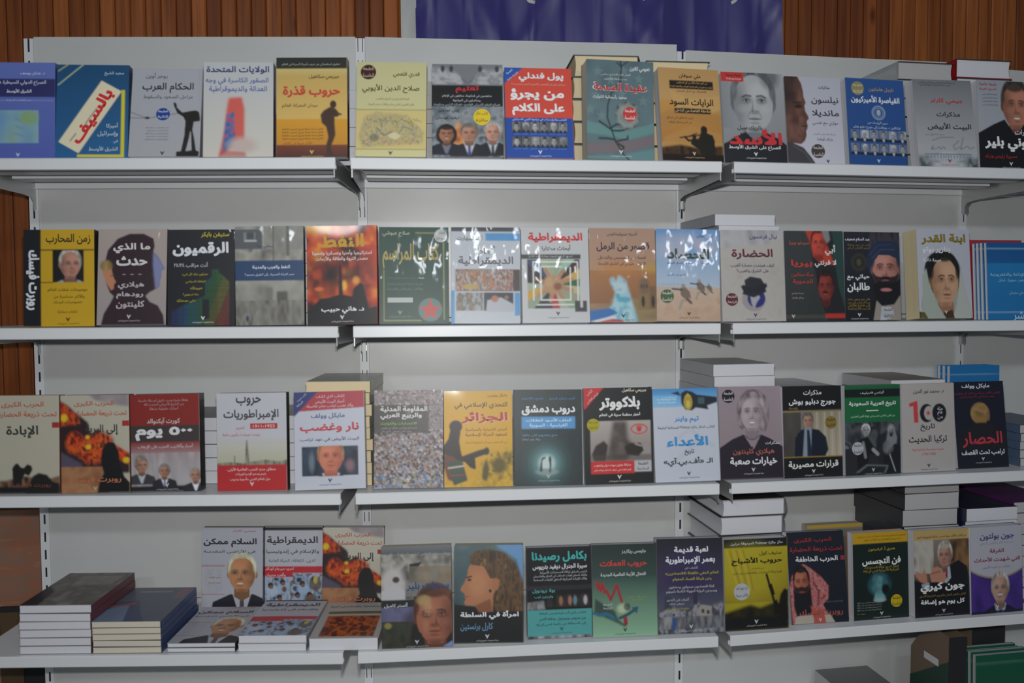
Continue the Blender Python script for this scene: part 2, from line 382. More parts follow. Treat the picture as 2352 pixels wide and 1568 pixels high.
stone, nt, b = mat('polished_reddish_stone', rough=0.35)
ns = nt.nodes.new('ShaderNodeTexNoise'); ns.inputs['Scale'].default_value = 9; ns.inputs['Detail'].default_value = 8; ns.inputs['Distortion'].default_value = 1.4
rp = nt.nodes.new('ShaderNodeValToRGB'); rp.color_ramp.elements[0].position = .35; rp.color_ramp.elements[0].color = (0.26,0.17,0.13,1)
rp.color_ramp.elements[1].position = .68; rp.color_ramp.elements[1].color = (0.33,0.22,0.17,1); e = rp.color_ramp.elements.new(0.56); e.color = (0.36,0.15,0.085,1)
nt.links.new(ns.outputs['Fac'], rp.inputs[0]); nt.links.new(rp.outputs[0], b.inputs['Base Color'])
for i in range(5):
    for j in range(2):
        m = MB(); m.box(-2.6+i*1.2+.002, -1.4+i*1.2-.002, YW-.012, YW+.03, j*.44+.002, j*.44+.436)
        obj('tile', m.mesh('stone_slab'), wall, [stone])
m = MB(); m.box(-2.6, 3.4, YW-.03, YW+.03, .88, .905)
tag(obj('trim_1', m.mesh('dado_cap'), None, [wl]), kind='structure')
fl, nt, b = mat('grey_terrazzo_floor', (0.25,0.24,0.23), 0.4)
n = nt.nodes.new('ShaderNodeTexVoronoi'); n.inputs['Scale'].default_value = 60; r = nt.nodes.new('ShaderNodeValToRGB'); r.color_ramp.elements[0].color = (0.32,0.30,0.28,1); r.color_ramp.elements[1].color = (0.2,0.19,0.18,1)
nt.links.new(n.outputs['Distance'], r.inputs[0]); nt.links.new(r.outputs[0], b.inputs['Base Color'])
m = MB(); m.box(-2.6, 3.4, -5.5, YW+.2, -.1, 0); tag(obj('floor', m.mesh('floor'), None, [fl]), kind='structure')

# ------------------------------------------------------------------ shelving bays
D = 0.35; LIP = 0.027
ZL = [1.8104, 1.4157, 1.0169, 0.6297, 0.235]      # underside of each shelf lip
P = [Vector((-0.8971, 0.0722)), Vector((0, 0)), Vector((0.9, 0)), Vector((1.79797, 0.06041))]
d4 = (P[3]-P[2]).normalized(); a4 = math.atan2(d4.y, d4.x)+0.07
P.append(P[3]+WB*Vector((math.cos(a4), math.sin(a4))))
ZTOP = [2.2254, 2.2254, 2.2105, 2.20]
def bay_frame(b_):                                 # local axes: x along the bay, y into it (towards the wall), z up; origin bottom left of the back panel
    A = P[b_-1]; u = (P[b_]-A).normalized(); M = Matrix.Identity(4)
    M[0][0], M[1][0] = u.x, u.y; M[0][1], M[1][1] = -u.y, u.x; M[0][3], M[1][3] = A.x, A.y
    return M
def tray_mesh():
    m = MB(); x0, x1 = 0.004, WB-0.004; t = 0.0012
    # z = 0 is the top surface; front lip with rounded nose, return flange, back flange, two stiffening channels
    m.box(x0, x1, -D+.002, -.004, -t, 0)
    m.prism([(-D+.002, 0), (-D, -.002), (-D, -LIP+.001), (-D+.001, -LIP), (-D+.002, -LIP), (-D+.002, -.002)], x0, x1)
    m.box(x0, x1, -D+.001, -D+.014, -LIP, -LIP+t)
    m.box(x0, x1, -D+.013, -D+.014, -LIP, -LIP+.010)
    m.box(x0, x1, -.005, -.0035, -.024, -t)
    m.box(x0, x1, -.018, -.0035, -.025, -.024)
    for y0, y1 in ((-.255, -.20), (-.14, -.085)):
        m.box(x0+.02, x1-.02, y0, y1, -.017, -.016); m.box(x0+.02, x1-.02, y0, y0+t, -.017, -t); m.box(x0+.02, x1-.02, y1-t, y1, -.017, -t)
    return m.mesh('shelf_tray')
def bracket_mesh():
    m = MB(); pr = [(-.004, .012), (-.004, -.078), (-.012, -.086), (-.018, -.078), (-.016, -.062), (-.028, -.050), (-.06, -.046), (-D+.012, -LIP-.016), (-D+.0, -LIP-.020), (-D+.0, -LIP-.001), (-D+.014, -LIP-.001), (-D+.014, -.0016), (-.05, -.0016), (-.03, .004)]
    m.prism(pr[::-1], -.001, .001); return m.mesh('bracket')
def upright_mesh(ztop, cols):
    m = MB(); w = .0125
    m.box(-w, -w+.0015, -.001, .03, 0, ztop); m.box(w-.0015, w, -.001, .03, 0, ztop)
    xs = [-w]+[x for c in cols for x in c]+[w]
    for x0, x1 in zip(xs[::2], xs[1::2]): m.box(x0, x1, -.0025, -.001, 0, ztop)
    z = 0.01
    while z < ztop-.04:
        for x0, x1 in cols: m.box(x0, x1, -.0025, -.001, z, z+.023)
        z += .05
    return m.mesh('upright')
COLS = [[(-.0025, .0030)], [(-.0072, -.0052), (.0052, .0072)], [(.0005, .0062)], [(.0005, .0055)], [(-.003, .003)]]
def shade_core(ztop):  # solid block behind the slots, coloured as the post's inner shade
    m = MB(); m.box(-.0110, .0110, .006, .029, .0, ztop-.001); return m.mesh('upright_shade_core')
TR = tray_mesh(); BR = bracket_mesh(); TR.materials.append(WHITE); BR.materials.append(STEEL)
NAMES = ['', 'white steel shelving bay at the left end of the wall display', 'white steel shelving bay in the middle, below the blue banner',
         'white steel shelving bay right of the middle one, below timber boards', 'white steel shelving bay at the far right edge, mostly cut off by the frame']
for bi in range(1, 5):
    root = empty('shelving_bay', bay_frame(bi)); tag(root, NAMES[bi], 'shelving')
    zt = ZTOP[bi-1]; edges = [0.03] + [z+LIP+.012 for z in ZL[::-1]] + [zt]
    for k in range(len(edges)-1):
        m = MB(); z0, z1 = edges[k]+.0012, edges[k+1]-.0012
        x0, x1 = .013, WB-.013
        m.box(x0, x1, 0, .0012, z0, z1); m.box(x0, x1, .001, .014, z1-.0012, z1); m.box(x0, x1, .001, .014, z0, z0+.0012)
        m.box(x0, x0+.0012, .001, .014, z0, z1); m.box(x1-.0012, x1, .001, .014, z0, z1)
        obj('back_panel', m.mesh('back_panel'), root, [PANEL])
    for zz in ZL:
        s_ = obj('shelf', TR, root); s_.location = (0, 0, zz+LIP)
        for x in (.0065, WB-.0065):
            q = obj('bracket', BR, s_); q.location = (x, 0, 0)
    for x in ([0.0] if bi < 4 else [0.0, WB]):
        u_ = obj('upright', upright_mesh(zt-.006, COLS[bi-1 if x == 0 else 4]), root, [WHITE]); u_.location = (x, 0, 0)
        q = obj('upright_shade_core', shade_core(zt-.006), u_, [DARK])
    m = MB(); m.box(.004, WB-.004, -D, -D+.0015, 0.0, .10); m.box(.004, WB-.004, -D, -.004, .098, .10); obj('kick_plate', m.mesh('kick_plate'), root, [WHITE])

# ------------------------------------------------------------------ the book maker
H = {}
def lettering(name, parent, items, w, h, y, matl):
    """items: (verts Nx2 in metres with origin bottom centre, faces, colour)"""
    V = []; F = []; Cc = []
    for A, f, c in items:
        n0 = len(V); V += [(x, y, z) for x, z in A]; F += [tuple(n0+i for i in q) for q in f]; Cc += [(*c, 1.0)]*len(A)
    me = bpy.data.meshes.new(name); me.from_pydata(V, [], F); me.update()
    a = me.color_attributes.new('Col', 'FLOAT_COLOR', 'POINT'); a.data.foreach_set('color', np.array(Cc, dtype=np.float32).ravel())
    return obj(name, me, parent, [matl])
def cover_mesh(w, h, t, art, spine, back, hard=0.0):
    th = .0022 if hard else .0006
    nx, ny = (art.NX, art.NY) if art else (1, 1)
    xs = np.linspace(-w/2, w/2, nx+1); zs = np.linspace(h, 0, ny+1); X, Z = np.meshgrid(xs, zs)
    bow = .0007*np.sin(np.pi*(X/w+.5))*np.sin(np.pi*Z/h)
    V = np.stack([X, -bow if art else X*0, Z], -1).reshape(-1, 3)
    C_ = (art.grid() if art else np.broadcast_to(np.array(back), X.shape+(3,))).reshape(-1, 3)
    i = np.arange(ny)[:, None]*(nx+1)+np.arange(nx)[None]; i = i.ravel()
    F = np.stack([i, i+nx+1, i+nx+2, i+1], -1).tolist()
    m = MB(); m.v = V.tolist(); m.f = F; m.c = [tuple(c) for c in C_]
    x0, x1 = -w/2, w/2; sp = spine; bk = back
    m.quad((x0,th,0),(x0,th,h),(x1,th,h),(x1,th,0), bk)
    edge = sp if hard else tuple(.5*q+.3 for q in sp)
    for q in (((x0,0,0),(x0,0,h),(x0,th,h),(x0,th,0)), ((x0,0,h),(x1,0,h),(x1,th,h),(x0,th,h)), ((x0,0,0),(x0,th,0),(x1,th,0),(x1,0,0))): m.quad(*q, edge)
    # spine (rounded when bound hard) and back board
    if hard:
        k = 7; pr = [(x1+.006*math.sin(math.pi*j/(k-1))*1.0, t*j/(k-1)) for j in range(k)]
    else: pr = [(x1, 0), (x1, t)]
    for (xa, ya), (xb, yb) in zip(pr, pr[1:]): m.quad((xa,ya,0),(xb,yb,0),(xb,yb,h),(xa,ya,h), sp)
    m.box(x0, x1, t-th, t, 0, h, bk)
    m.quad((x1-.0012,th,0),(x1-.0012,t-th,0),(x1-.0012,t-th,h),(x1-.0012,th,h), sp)
    return m.mesh('book_cover')
def page_mesh(w, h, t, hard):
    m = MB(); e = .004 if hard else .0012; th = .0024 if hard else .0008
    x0, x1 = -w/2+e, w/2-.0018; z0, z1 = (e, h-e) if hard else (.0008, h-.0010)
    if hard:
        k = 6; fr = [(x0+.003*math.sin(math.pi*j/(k-1)), th+(t-2*th)*j/(k-1)) for j in range(k)]
    else: fr = [(x0, th), (x0+.0006, t*.5), (x0, t-th)]
    pr = fr+[(x1, t-th), (x1, th)]; n = len(pr)
    m.v = [(x, y, z0) for x, y in pr]+[(x, y, z1) for x, y in pr]
    m.f = [tuple(range(n)), tuple(range(n, 2*n))[::-1]]+[(i, n+i, n+(i+1) % n, (i+1) % n) for i in range(n)]; m.c = [None]*(2*n)
    return m.mesh('page_block')
BIRD = [[(-.50,.42),(-.30,.50),(-.16,.22),(-.06,.30),(-.02,.10),(.12,.36),(.42,.50),(.30,.22),(.16,.02),(.10,-.16),(.02,-.28),(-.10,-.50),(-.16,-.22),(-.34,.02)]]
PUB = 'شركة المطبوعات للتوزيع والنشر'
def build_book(w, h, t, art=None, texts=(), spine='222', back=None, paper_='w', fin='g', hard=False, extra=(), badges=(), logo=None, name='book'):
    """front face at y = 0 facing -y, bottom centre at the origin; Arabic binding: spine on the viewer's right"""
    root = empty(name); mt = FIN[fin]
    obj('page_block', page_mesh(w, h, t, hard), root, [PAPER[paper_]])
    obj('cover', cover_mesh(w, h, t, art, seen(spine), seen(back or spine), hard), root, [mt])
    def place(tt):
        s, x0, x1, y, c = tt[:5]; bold = tt[5] if len(tt) > 5 else 0; hh = tt[6] if len(tt) > 6 else None; ang = tt[7] if len(tt) > 7 else 0
        A, F_, bb = text_geo(s, min(bold, 2.3)*.020)
        sx = (x1-x0)*w/(bb[2]-bb[0]); sz = (hh*h/(bb[3]-bb[1])) if hh else sx
        Q = (A-np.array([(bb[0]+bb[2])/2, (bb[1]+bb[3])/2]))*np.array([sx, sz])
        if ang: ca, sa = math.cos(math.radians(ang)), math.sin(math.radians(ang)); Q = Q@np.array([[ca, sa], [-sa, ca]])
        return Q+np.array([((x0+x1)/2-.5)*w, (1-y)*h]), F_, seen(c), sz*(bb[3]-bb[1])/h
    big = []; small = []
    for tt in texts:
        A, F_, c, sh_ = place(tt); (big if sh_ > .062 else small).append((A, F_, c))
    if logo:
        cx, cy, c = logo[:3]; s_ = .020
        for q in BIRD:
            A = np.array(q)*s_*w/.165*.55+np.array([(cx-.5)*w, (1-cy)*h]); n = len(q)
            small.append((A, [tuple(t_) for t_ in tessellate_polygon([[Vector((x, y, 0)) for x, y in A]])], seen(c)))
        if len(logo) < 4: A, F_, c2, _ = place((PUB, cx-.16, cx+.16, cy+.042, c, .4)); small.append((A, F_, c2))
    for _, u0, v0, u1, v1, c in extra:
        small.insert(0, (np.array([((u-.5)*w, (1-v)*h) for u, v in ((u0,v0),(u1,v0),(u1,v1),(u0,v1))]), [(0,3,2,1)], seen(c)))
    if extra: lettering('printed_block', root, [q for q in small if len(q[0]) == 4][:len(extra)], w, h, -.0010, mt); small = small[len(extra):]
    for i_, q in enumerate(big): lettering('title_lettering', root, [q], w, h, -.0013-.00015*i_, mt)
    if small: lettering('small_lettering', root, small, w, h, -.0012, mt)
    for bd in badges:
        cx, cy, r, c = bd[:4]; k = 28
        m = MB(); m.poly([(( cx-.5)*w+r*w*math.cos(2*math.pi*j/k), -.0011, (1-cy)*h+r*w*math.sin(2*math.pi*j/k)) for j in range(k)], seen(c))
        bo = obj('edition_badge', m.mesh('edition_badge'), root, [mt])
        if len(bd) > 4:
            it = []
            for i, s in enumerate(bd[4:-1]):
                n_ = len(bd)-5; A, F_, c2, _ = place((s, cx-r*.72, cx+r*.72, cy+(i-(n_-1)/2)*r*.62, bd[-1], .5, r*.36)); it.append((A, F_, c2))
            lettering('badge_lettering', bo, it, w, h, -.0016, mt)
    return root
def stand(root, b_, row, s, dep, ya, lean, ro, w, h, t):
    up = t*math.sin(max(lean, 0))+abs(math.sin(ro))*w/2+.0004
    M = bay_frame(b_) @ Matrix.Translation((s, -dep, ZL[row]+LIP+up)) @ Matrix.Rotation(-ya, 4, 'Z') @ Matrix.Rotation(-lean, 4, 'X') @ Matrix.Rotation(-ro, 4, 'Y')
    root.matrix_world = M
# ------------------------------------------------------------------ the covers: each returns a dict for build_book
CV = {}
def cover(k, **kw): CV[k] = kw
K5 = 'الطبعة', 'الخامسة'
# --- top shelf
a = Art('5566a8'); a.g(0, 1, '5a6cb0', '4a5aa5'); a.r(0,.17,1,.36,'25275e'); a.r(0,.395,.97,.40,'9aa0c8',0,.7)
a.n(.1,.5,.76,.84,['5c88b4','6f9ab8','7fa4ae','86a07c'],4,4,3); a.n(.1,.5,.76,.84,['5c88b4','8fb08a'],2,2,5,.45); a.e(.62,.58,.13,.07,'7d9e70',.6)
for k, y in enumerate((.58,.66,.74)): a.l([(.42,y),(.5+.03*k,y+.03)], .004, '40608a', .7)
cover('A1', art=a, texts=[('د. عدنان يوسف',.5,.85,.115,'c9cfe6',.5),('الصراع الدولي للسيطرة على',.12,.87,.215,'c4c9de',.6),('الشرق الأوسط',.3,.66,.30,'d0d4e6',1),('مصدر التوترات - السياسة',.3,.66,.395,'b4bada',.3)],
      logo=(.47,.965,'b8c0e0'), spine='2a3570', t=.024, fin='w')
a = Art('17507c'); a.g(0,1,'14466e','1c5a8c'); a.l([(.02,.07),(.15,0)],.007,'a9b86a'); a.l([(.02,.22),(.36,0)],.007,'b8c8a0')
a.p([(.62,.17),(.90,.285),(.32,.95),(.04,.83)],'d6cdb0'); a.r(.90,.27,.945,.985,'c8c020'); a.r(.30,.965,.945,.99,'d0c420')
a.l([(.56,.47),(.44,.60),(.38,.68)],.006,'2a2a3c'); a.l([(.66,.40),(.60,.5)],.006,'2a2a3c'); a.l([(.2,.82),(.28,.74)],.006,'2a2a3c')
cover('B1', art=a, texts=[('بالسيف',.06,.96,.56,'c4262c',2.3,.15,59),('سعيد الشيخ',.66,.93,.095,'b6c6d4',.6),('أميركا',.70,.86,.655,'c2cedc',.3),('وإسرائيل',.58,.86,.745,'c2cedc',.3),('في',.80,.86,.825,'c2cedc',.3),('الشرق الأوسط',.46,.86,.905,'c2cedc',.3)],
      spine='1c3555', back='1c3555', t=.022, fin='w')
a = Art('a8abb4'); a.g(0,1,'a4a8b2','a2a3a8'); a.l([(0,.50),(.22,.565)],.004,'4a4c52'); a.l([(0,.565),(.25,.57),(.7,.51)],.004,'3c3e44'); a.e(.24,.566,.035,.014,'2c2d30')
K = '23231f'
a.p([(.60,.40),(.62,.385),(.645,.41),(.655,.45),(.73,.505),(.86,.485),(.93,.48),(.97,.50),(.985,.56),(.985,.60),(.90,.61),(.885,.70),(.915,.80),(.945,.93),(.99,.945),(.985,1),(.67,1),(.67,.945),(.735,.94),(.775,.76),(.78,.60),(.75,.555),(.66,.51),(.61,.43)],K)
a.p([(.855,.72),(.865,.72),(.885,.93),(.80,.94),(.84,.80)],'a4a5ab')
cover('C1', art=a, texts=[('روجر أوين',.19,.50,.085,'4c4d55',.4),('الحكام العرب',.15,.88,.225,'2c2d33',1),('مراحل الصعود والسقوط',.17,.87,.33,'5a5b62',.6)]+[('تاريخ الحكام العرب منذ الاستقلال',.22+.02*(k%2),.55,.68+.033*k,'55565c',.2) for k in range(5)],
      badges=[(.46,.525,.098,'23408a','الطبعة','الثانية','c8d0e4')], logo=(.48,.965,'3a3c50',0), spine='8a8c94', t=.02, fin='g')
a = Art('b9bdbc'); a.g(0,1,'b4b8bc','c2c0b6'); a.p([(.36,.38),(.55,.37),(.59,.50),(.59,.82),(.22,1),(.30,.72),(.33,.50)],'c85a50',4); a.p([(.43,.52),(.42,.6),(.46,.84),(.28,.96),(.33,.62)],'2f4c80',3)
a.n(.30,.52,.48,.95,['2a4a82','3f70ac','c04a48'],14,22,4,.8,mask=a.m_p([(.33,.55),(.44,.53),(.46,.86),(.27,.96)],2)); a.e(.56,.88,.20,.08,'bba9a4',.8); a.p([(.22,1),(.26,.93),(.6,.95),(.62,1)],'b0483c',3,.7)
cover('D1', art=a, texts=[('الولايات المتحدة',.04,.94,.085,'32406e',1.4,.085),('الصقور الكاسرة في وجه',.03,.93,.205,'5566a0',1),('العدالة والديموقراطية',.08,.91,.29,'5a6aa2',1)], spine='5a3038', back='8a8c94', t=.026, fin='w')
a = Art('c0a25a'); a.g(.1,.62,'b89c58','c8a85c'); a.g(.62,.9,'c89020','b8801c'); a.g(.88,1,'6c3418','4a2016'); a.r(0,0,1,.115,'20241f'); a.g(.112,.2,'c2b070','b89c58')
K = '3c2414'
a.e(.80,.475,.045,.04,K,.1); a.p([(.75,.50),(.84,.52),(.88,.56),(.90,.575),(.86,.60),(.82,.60),(.82,.68),(.83,.78),(.80,.84),(.76,.90),(.80,.99),(.70,.99),(.70,.88),(.73,.80),(.70,.70),(.64,.66),(.62,.58),(.66,.54)],K,1); a.l([(.83,.56),(.91,.575)],.012,K)
cover('E1', art=a, texts=[('تحقيق استقصائي عن حروب أميركا السرية في العالم',.08,.90,.07,'a8a890',.4),('جيريمي سكاهيل',.46,.89,.20,'3c3420',.8),('حروب قذرة',.09,.90,.345,'b8402c',2,.12),('ميدان المعركة: العالم',.08,.58,.49,'4c4424',.6)]+[('العالم ساحة معركة وتروي الحروب الخفية',.08,.66,.725+.032*k,'5a4018',.4) for k in range(4)]+[('الأكثر مبيعا في العالم',.1,.5,.865,'b04020',.3)],
      logo=(.5,.955,'c0b070'), spine='2a2a28', t=.028, fin='w')
a = Art('c4c090'); a.g(0,1,'bcb98a','c8c390'); a.r(0,.505,1,.51,'6c5c30'); a.r(0,.92,1,.925,'6c5c30')
mk = a.m_p([(.12,.58),(.30,.53),(.72,.56),(.97,.74),(.95,.86),(.10,.90),(.03,.80)],3)
a.r(0,.512,1,.918,'c8b878'); a.n(0,0,1,1,['b8ac74','8c8c60','c4b47c','5c7078','c8b080','a07850'],26,26,9,.75,3,mk)
for k in range(14):
    x = .15+.055*k; a.l([(x,.60+.02*(k%3)),(x+.03,.62),(x+.06,.60+.03*(k%4))],.006,['7a6048','4c6a7c','9c5c4c','5c6c48'][k%4],.7)
for k in range(16): a.e(.12+.05*k,.84+.03*math.sin(k*2.1),.012,.008,'c0604c',.5)
a.e(.55,.78,.08,.035,'ccc498',.3); a.e(.26,.80,.07,.04,'4c5c5c',.5,.6); a.l([(.3,.7),(.4,.78),(.5,.74)],.012,'4a6070',.6); a.l([(.6,.76),(.68,.68),(.8,.72)],.01,'506c7c',.6)
cover('F1', art=a, texts=[('قدري قلعجي',.52,.90,.135,'4a4428',.8),('صلاح الدين الأيوبي',.08,.90,.285,'4e3424',.8,.095),('قصة الصراع بين الشرق والغرب',.28,.75,.395,'6c6440',.4),('خلال القرنين الثاني عشر والثالث عشر للميلاد',.16,.83,.455,'6c6440',.4)],
      badges=[(.165,.11,.11,'3c1c24',*K5,'c0b088')], logo=(.5,.965,'4c4a30',0), spine='7a745a', back='a09a70', paper_='p', t=.024, fin='w')
a = Art('6c7276'); a.n(0,0,1,.22,['9c9ea0','7c8084','a8aaac','8c9094'],6,16,3,1,3); a.e(.5,.10,.10,.12,'63686e',.3); a.e(.5,.06,.05,.04,'484c50',.4); a.p([(0,0),(1,0),(1,.04),(.7,.06),(.5,.2),(.3,.06),(0,.03)],'74787c',2)
for x in (.15,.27,.68,.92): a.e(x,.05,.03,.035,'3e4246',.3)
a.r(0,.23,1,.455,'16191b'); a.n(0,.455,1,1,['4c545a','6c767c','8a9298','3e464c'],7,9,5,1,3); a.n(.28,.62,.46,.96,['5c4030','c07030','e0a050','8c4828'],5,8,6,.9,2,a.m_e(.36,.8,.09,.16,.7))
a.face(.20,.755,.105,.085,'9c6a50','1e1a1a',suit='1d2230',shirt='70707a',long=True,smile=1,lip='8c3a3a'); a.face(.52,.745,.112,.095,'a87c66','6a6460',suit='22222a',tie='303a78',shirt='b8bcc8',bald=.3); a.face(.85,.735,.105,.095,'b88a78','a8a09c',suit='1c1e24',tie='33202c',shirt='aebcc4',bald=.9)
cover('G1', art=a, texts=[('تعتيم',.33,.66,.275,'b02c34',2,.085),('مناهضون في الحكومة، منافقون في الإعلام',.14,.84,.348,'b8bcc0',.5),('ومناضلون في المواجهة',.29,.68,.397,'b8bcc0',.5),('فضائح الإعلام الأميركي الفاضح - فضائح الرئيس وحكومته',.02,.96,.44,'a8acb0',.4),('إيمي غودمان',.09,.38,.505,'1c2428',.9),('ديفيد غودمان',.05,.38,.58,'1c2428',.9)],
      badges=[(.70,.57,.12,'d8bc28','كتاب حائز','جائزة','5c5010')], spine='30343a', t=.026, fin='w')
a = Art('c84c3c'); a.r(0,0,1,.555,'ca4c3e'); a.r(0,.555,1,1,'284c9c'); a.p([(0,0),(.28,0),(0,.18)],'2c54a4')
for rr, (y0, y1) in enumerate(((.60,.72),(.76,.88))):
    a.r(.09,y0,.91,y1,'14161a')
    for k in range(6):
        x = .09+.137*k; sk = ['a0a0a0','787c80','b4b4b4','8c8c8c','a4a4a4','989898'][(k+rr*2)%6]
        a.n(x+.004,y0+.004,x+.132,y1-.004,['34383c','74787c','94989c'],3,3,k+rr*9,.9); a.e(x+.068,y1+.005,.062,.045,'1e2024',.2,1) if True else 0
        a.r(x,y1,x+.14,y1+.06,'284c9c')
        a.face(x+.068,y0+.055,.036,.042,sk,['1c1c1e','2a2a2c','b0b0b0','1c1c1e','202022','888888'][(k*2+rr)%6],body=False,bald=.3*(k%3),eye='101010',lip='505050',mous='242424' if k%2 else None)
cover('H1', art=a, texts=[('پول فِندلي',.21,.88,.105,'d8dce0',2,.105),('سيناتور سابق في الكونغرس الأميركي لاثنتين وعشرين سنة',.1,.9,.185,'c8b0a8',.2),('مَن يَجْرُؤ',.08,.88,.30,'dde0e4',2.6,.13),('على الكلام',.10,.88,.465,'dde0e4',2.6,.135),('الشعب والمؤسسات في مواجهة اللوبي الاسرائيلي',.10,.90,.578,'c8d0e4',.6),('الطبعة',.02,.13,.05,'c8d0e8',.4,None,38),('الثامنة عشرة',.02,.22,.10,'c8d0e8',.4,None,38)]+[('فيصل حداد  يوسف كمال  فايز سليم',.12,.88,y,'8ca0cc',0,.018) for y in (.738,.898)],
      logo=(.5,.935,'d0d8ec'), spine='243f80', t=.022, fin='m')
a = Art('536a70'); a.g(0,.62,'4c6168','587078'); a.n(0,0,1,1,['4a5e66','5c747a','546a6c'],3,4,5,.6)
def star(a, cx, cy, r, c, al=1):
    a.p([(cx+r*(1 if j%2==0 else .42)*math.sin(j*math.pi/5), cy-r*.71*(1 if j%2==0 else .42)*math.cos(j*math.pi/5)) for j in range(10)], c, 0, al)
for x, y in ((.17,.12),(.55,.10),(.36,.20),(.78,.18),(.14,.36),(.52,.34),(.84,.40),(.22,.56),(.64,.52),(.06,.70),(.05,.50)): star(a, x, y, .085, '667e80', .8)
a.p([(0,.62),(.3,.66),(.6,.70),(1,.62),(1,.72),(.6,.80),(.3,.76),(0,.74)],'5c8484',2); a.p([(0,.84),(.4,.82),(.7,.80),(1,.74),(1,.84),(.6,.92),(.3,.93),(0,.95)],'6e6468',2); a.p([(0,.97),(.5,.95),(1,.88),(1,1),(0,1)],'5c8084',2)
a.l([(.50,.0),(.52,.06),(.50,.22),(.36,.34),(.31,.45),(.30,.58),(.36,.70),(.42,.82),(.54,.95),(.62,1)],.010,'1c2a2c'); a.l([(.52,.06),(.62,.0)],.008,'1c2a2c'); a.l([(.52,.06),(.45,.02)],.008,'1c2a2c')
for q in (((.36,.70),(.27,.66),(.18,.62)), ((.36,.68),(.45,.64),(.48,.6)), ((.38,.71),(.48,.71),(.55,.70)), ((.41,.80),(.3,.79),(.18,.79)), ((.42,.82),(.52,.80),(.60,.79),(.60,.76)), ((.46,.84),(.54,.87),(.52,.90))): a.l(q,.013,'1e2c2e')
rg = random.Random(4)
for k in range(26):
    t_ = k/26*2*math.pi; a.e(.60+.155*math.cos(t_)*rg.uniform(.9,1.1), .555+.118*math.sin(t_), .035,.026,['5c6866','4a3c38','707c78'][k%3],.3)
a.e(.60,.555,.155,.118,'8a9490',.25); a.e(.56,.52,.06,.045,'b4bab6',.8); a.e(.60,.545,.12,.09,'5c6a68',.8,.7)
cover('I1', art=a, texts=[('نعومي كلاين',.64,.94,.085,'c8cccc',1.8,.06),('أفضل كتاب اقتصادي سياسي',.22,.65,.145,'c0c4c4',.5),('بحسب النقاد العالميين',.26,.60,.19,'c0c4c4',.5),('عقيدة الصدمة',.085,.90,.278,'c8ccd0',5,.105),('عقيدة الصدمة',.10,.89,.278,'b03438',2,.095),('صعود رأسمالية الكوارث',.09,.59,.372,'ccd0d0',1)],
      badges=[(.635,.54,.105,'b83430',*K5,'dcdcdc')], logo=(.5,.925,'c8d0d0'), spine='30444a', back='40585e', t=.046, paper_='p', fin='m')
a = Art('b08a54'); a.g(0,.35,'b48e5a','b89460'); a.g(.35,.8,'bc8c4c','a87438'); a.p([(.18,.25),(.5,.33),(1,.28),(1,.5),(.6,.44),(.3,.5)],'c09a60',3); a.p([(0,.5),(.4,.42),(.8,.5),(1,.44),(1,.62),(.5,.56),(0,.66)],'a87c44',4,.7); a.p([(.05,.75),(.5,.62),(1,.70),(1,.85),(0,.85)],'b4884c',4,.7)
a.n(0,.82,1,1,['2a1a10','4c3420','241810'],12,10,3,1,2,a.m_p([(0,.86),(.3,.83),(.6,.86),(1,.83),(1,1),(0,1)],3)); a.g(.93,1,'20160f','1a120c')
K = '1e1c18'
a.e(.70,.665,.055,.045,K,.1); a.p([(.64,.69),(.72,.69),(.84,.72),(.87,.78),(.86,.93),(.62,.93),(.62,.86),(.52,.80),(.49,.765),(.60,.76),(.63,.72)],K,1); a.l([(.30,.755),(.62,.72)],.010,K); a.l([(.38,.745),(.44,.785),(.5,.78)],.016,K); a.l([(.46,.735),(.58,.70)],.008,K); a.l([(.54,.74),(.50,.81),(.62,.86)],.028,K)
a.r(.175,.135,.90,.225,'241d15'); a.r(.235,.437,.83,.49,'241d15')
cover('J1', art=a, texts=[('علي صوفان',.34,.70,.09,'3a2c1c',1),('من أهم عملاء الأف بي آي السابقين',.29,.80,.158,'c0a070',.4),('شرف ومحقق في أهم قضايا الإرهاب وأكثرها تعقيدا',.19,.88,.20,'c0a070',.4),('بالاشتراك مع دانيال فريدمان',.28,.78,.252,'5c4424',.5),('الرايات السود',.16,.88,.375,'201810',1.2),('ملاحقة القاعدة من الداخل',.245,.82,.463,'c8ac80',1),('مليء بالحقائق التي لم تقع',.10,.53,.545,'5c4020',.4),('في أيدي وسائل الإعلام',.13,.50,.59,'5c4020',.4)],
      logo=(.52,.925,'c8b490'), spine='5c4428', back='90704a', t=.03, fin='m', paper_='w')
a = Art('8c9096',108,152); a.g(0,1,'9a9ea2','7c8086'); a.g(0,.62,'74787e','a0a4a6',0,.5,.6,True)
a.face(.50,.335,.315,.34,'a4a6a8','5c6064',suit='1c1e22',shirt='1c1e22',turn=.06,bald=.95,lip='7c7c7e',eye='1c1e20',brow='2c2e30',shade='707478'); a.p([(.03,.84),(.12,.74),(.35,.66),(.5,.76),(.66,.66),(.9,.73),(1,.80),(1,1),(0,1)],'1d1f24',1); a.e(.78,.05,.14,.12,'565a60',.8,.8); a.r(0,0,.36,.105,'b83434')
cover('K1', art=a, texts=[('طبعة جديدة',.08,.32,.035,'401818',.4),('مزيدة ومنقحة',.08,.32,.075,'d4c0c0',.5),('باتريك سيل',.22,.62,.615,'2a2c30',.8),('الأسد',.08,.93,.715,'c03438',3.4,.17),('الصراع على الشرق الأوسط',.07,.90,.83,'d4d8dc',1.1,.062)], logo=(.5,.905,'d4d8dc'), spine='22242a', t=.024, fin='w')
a = Art('b4b6c2'); a.g(0,1,'aeb1be','bcbcc8')
SK = '5c3c34'
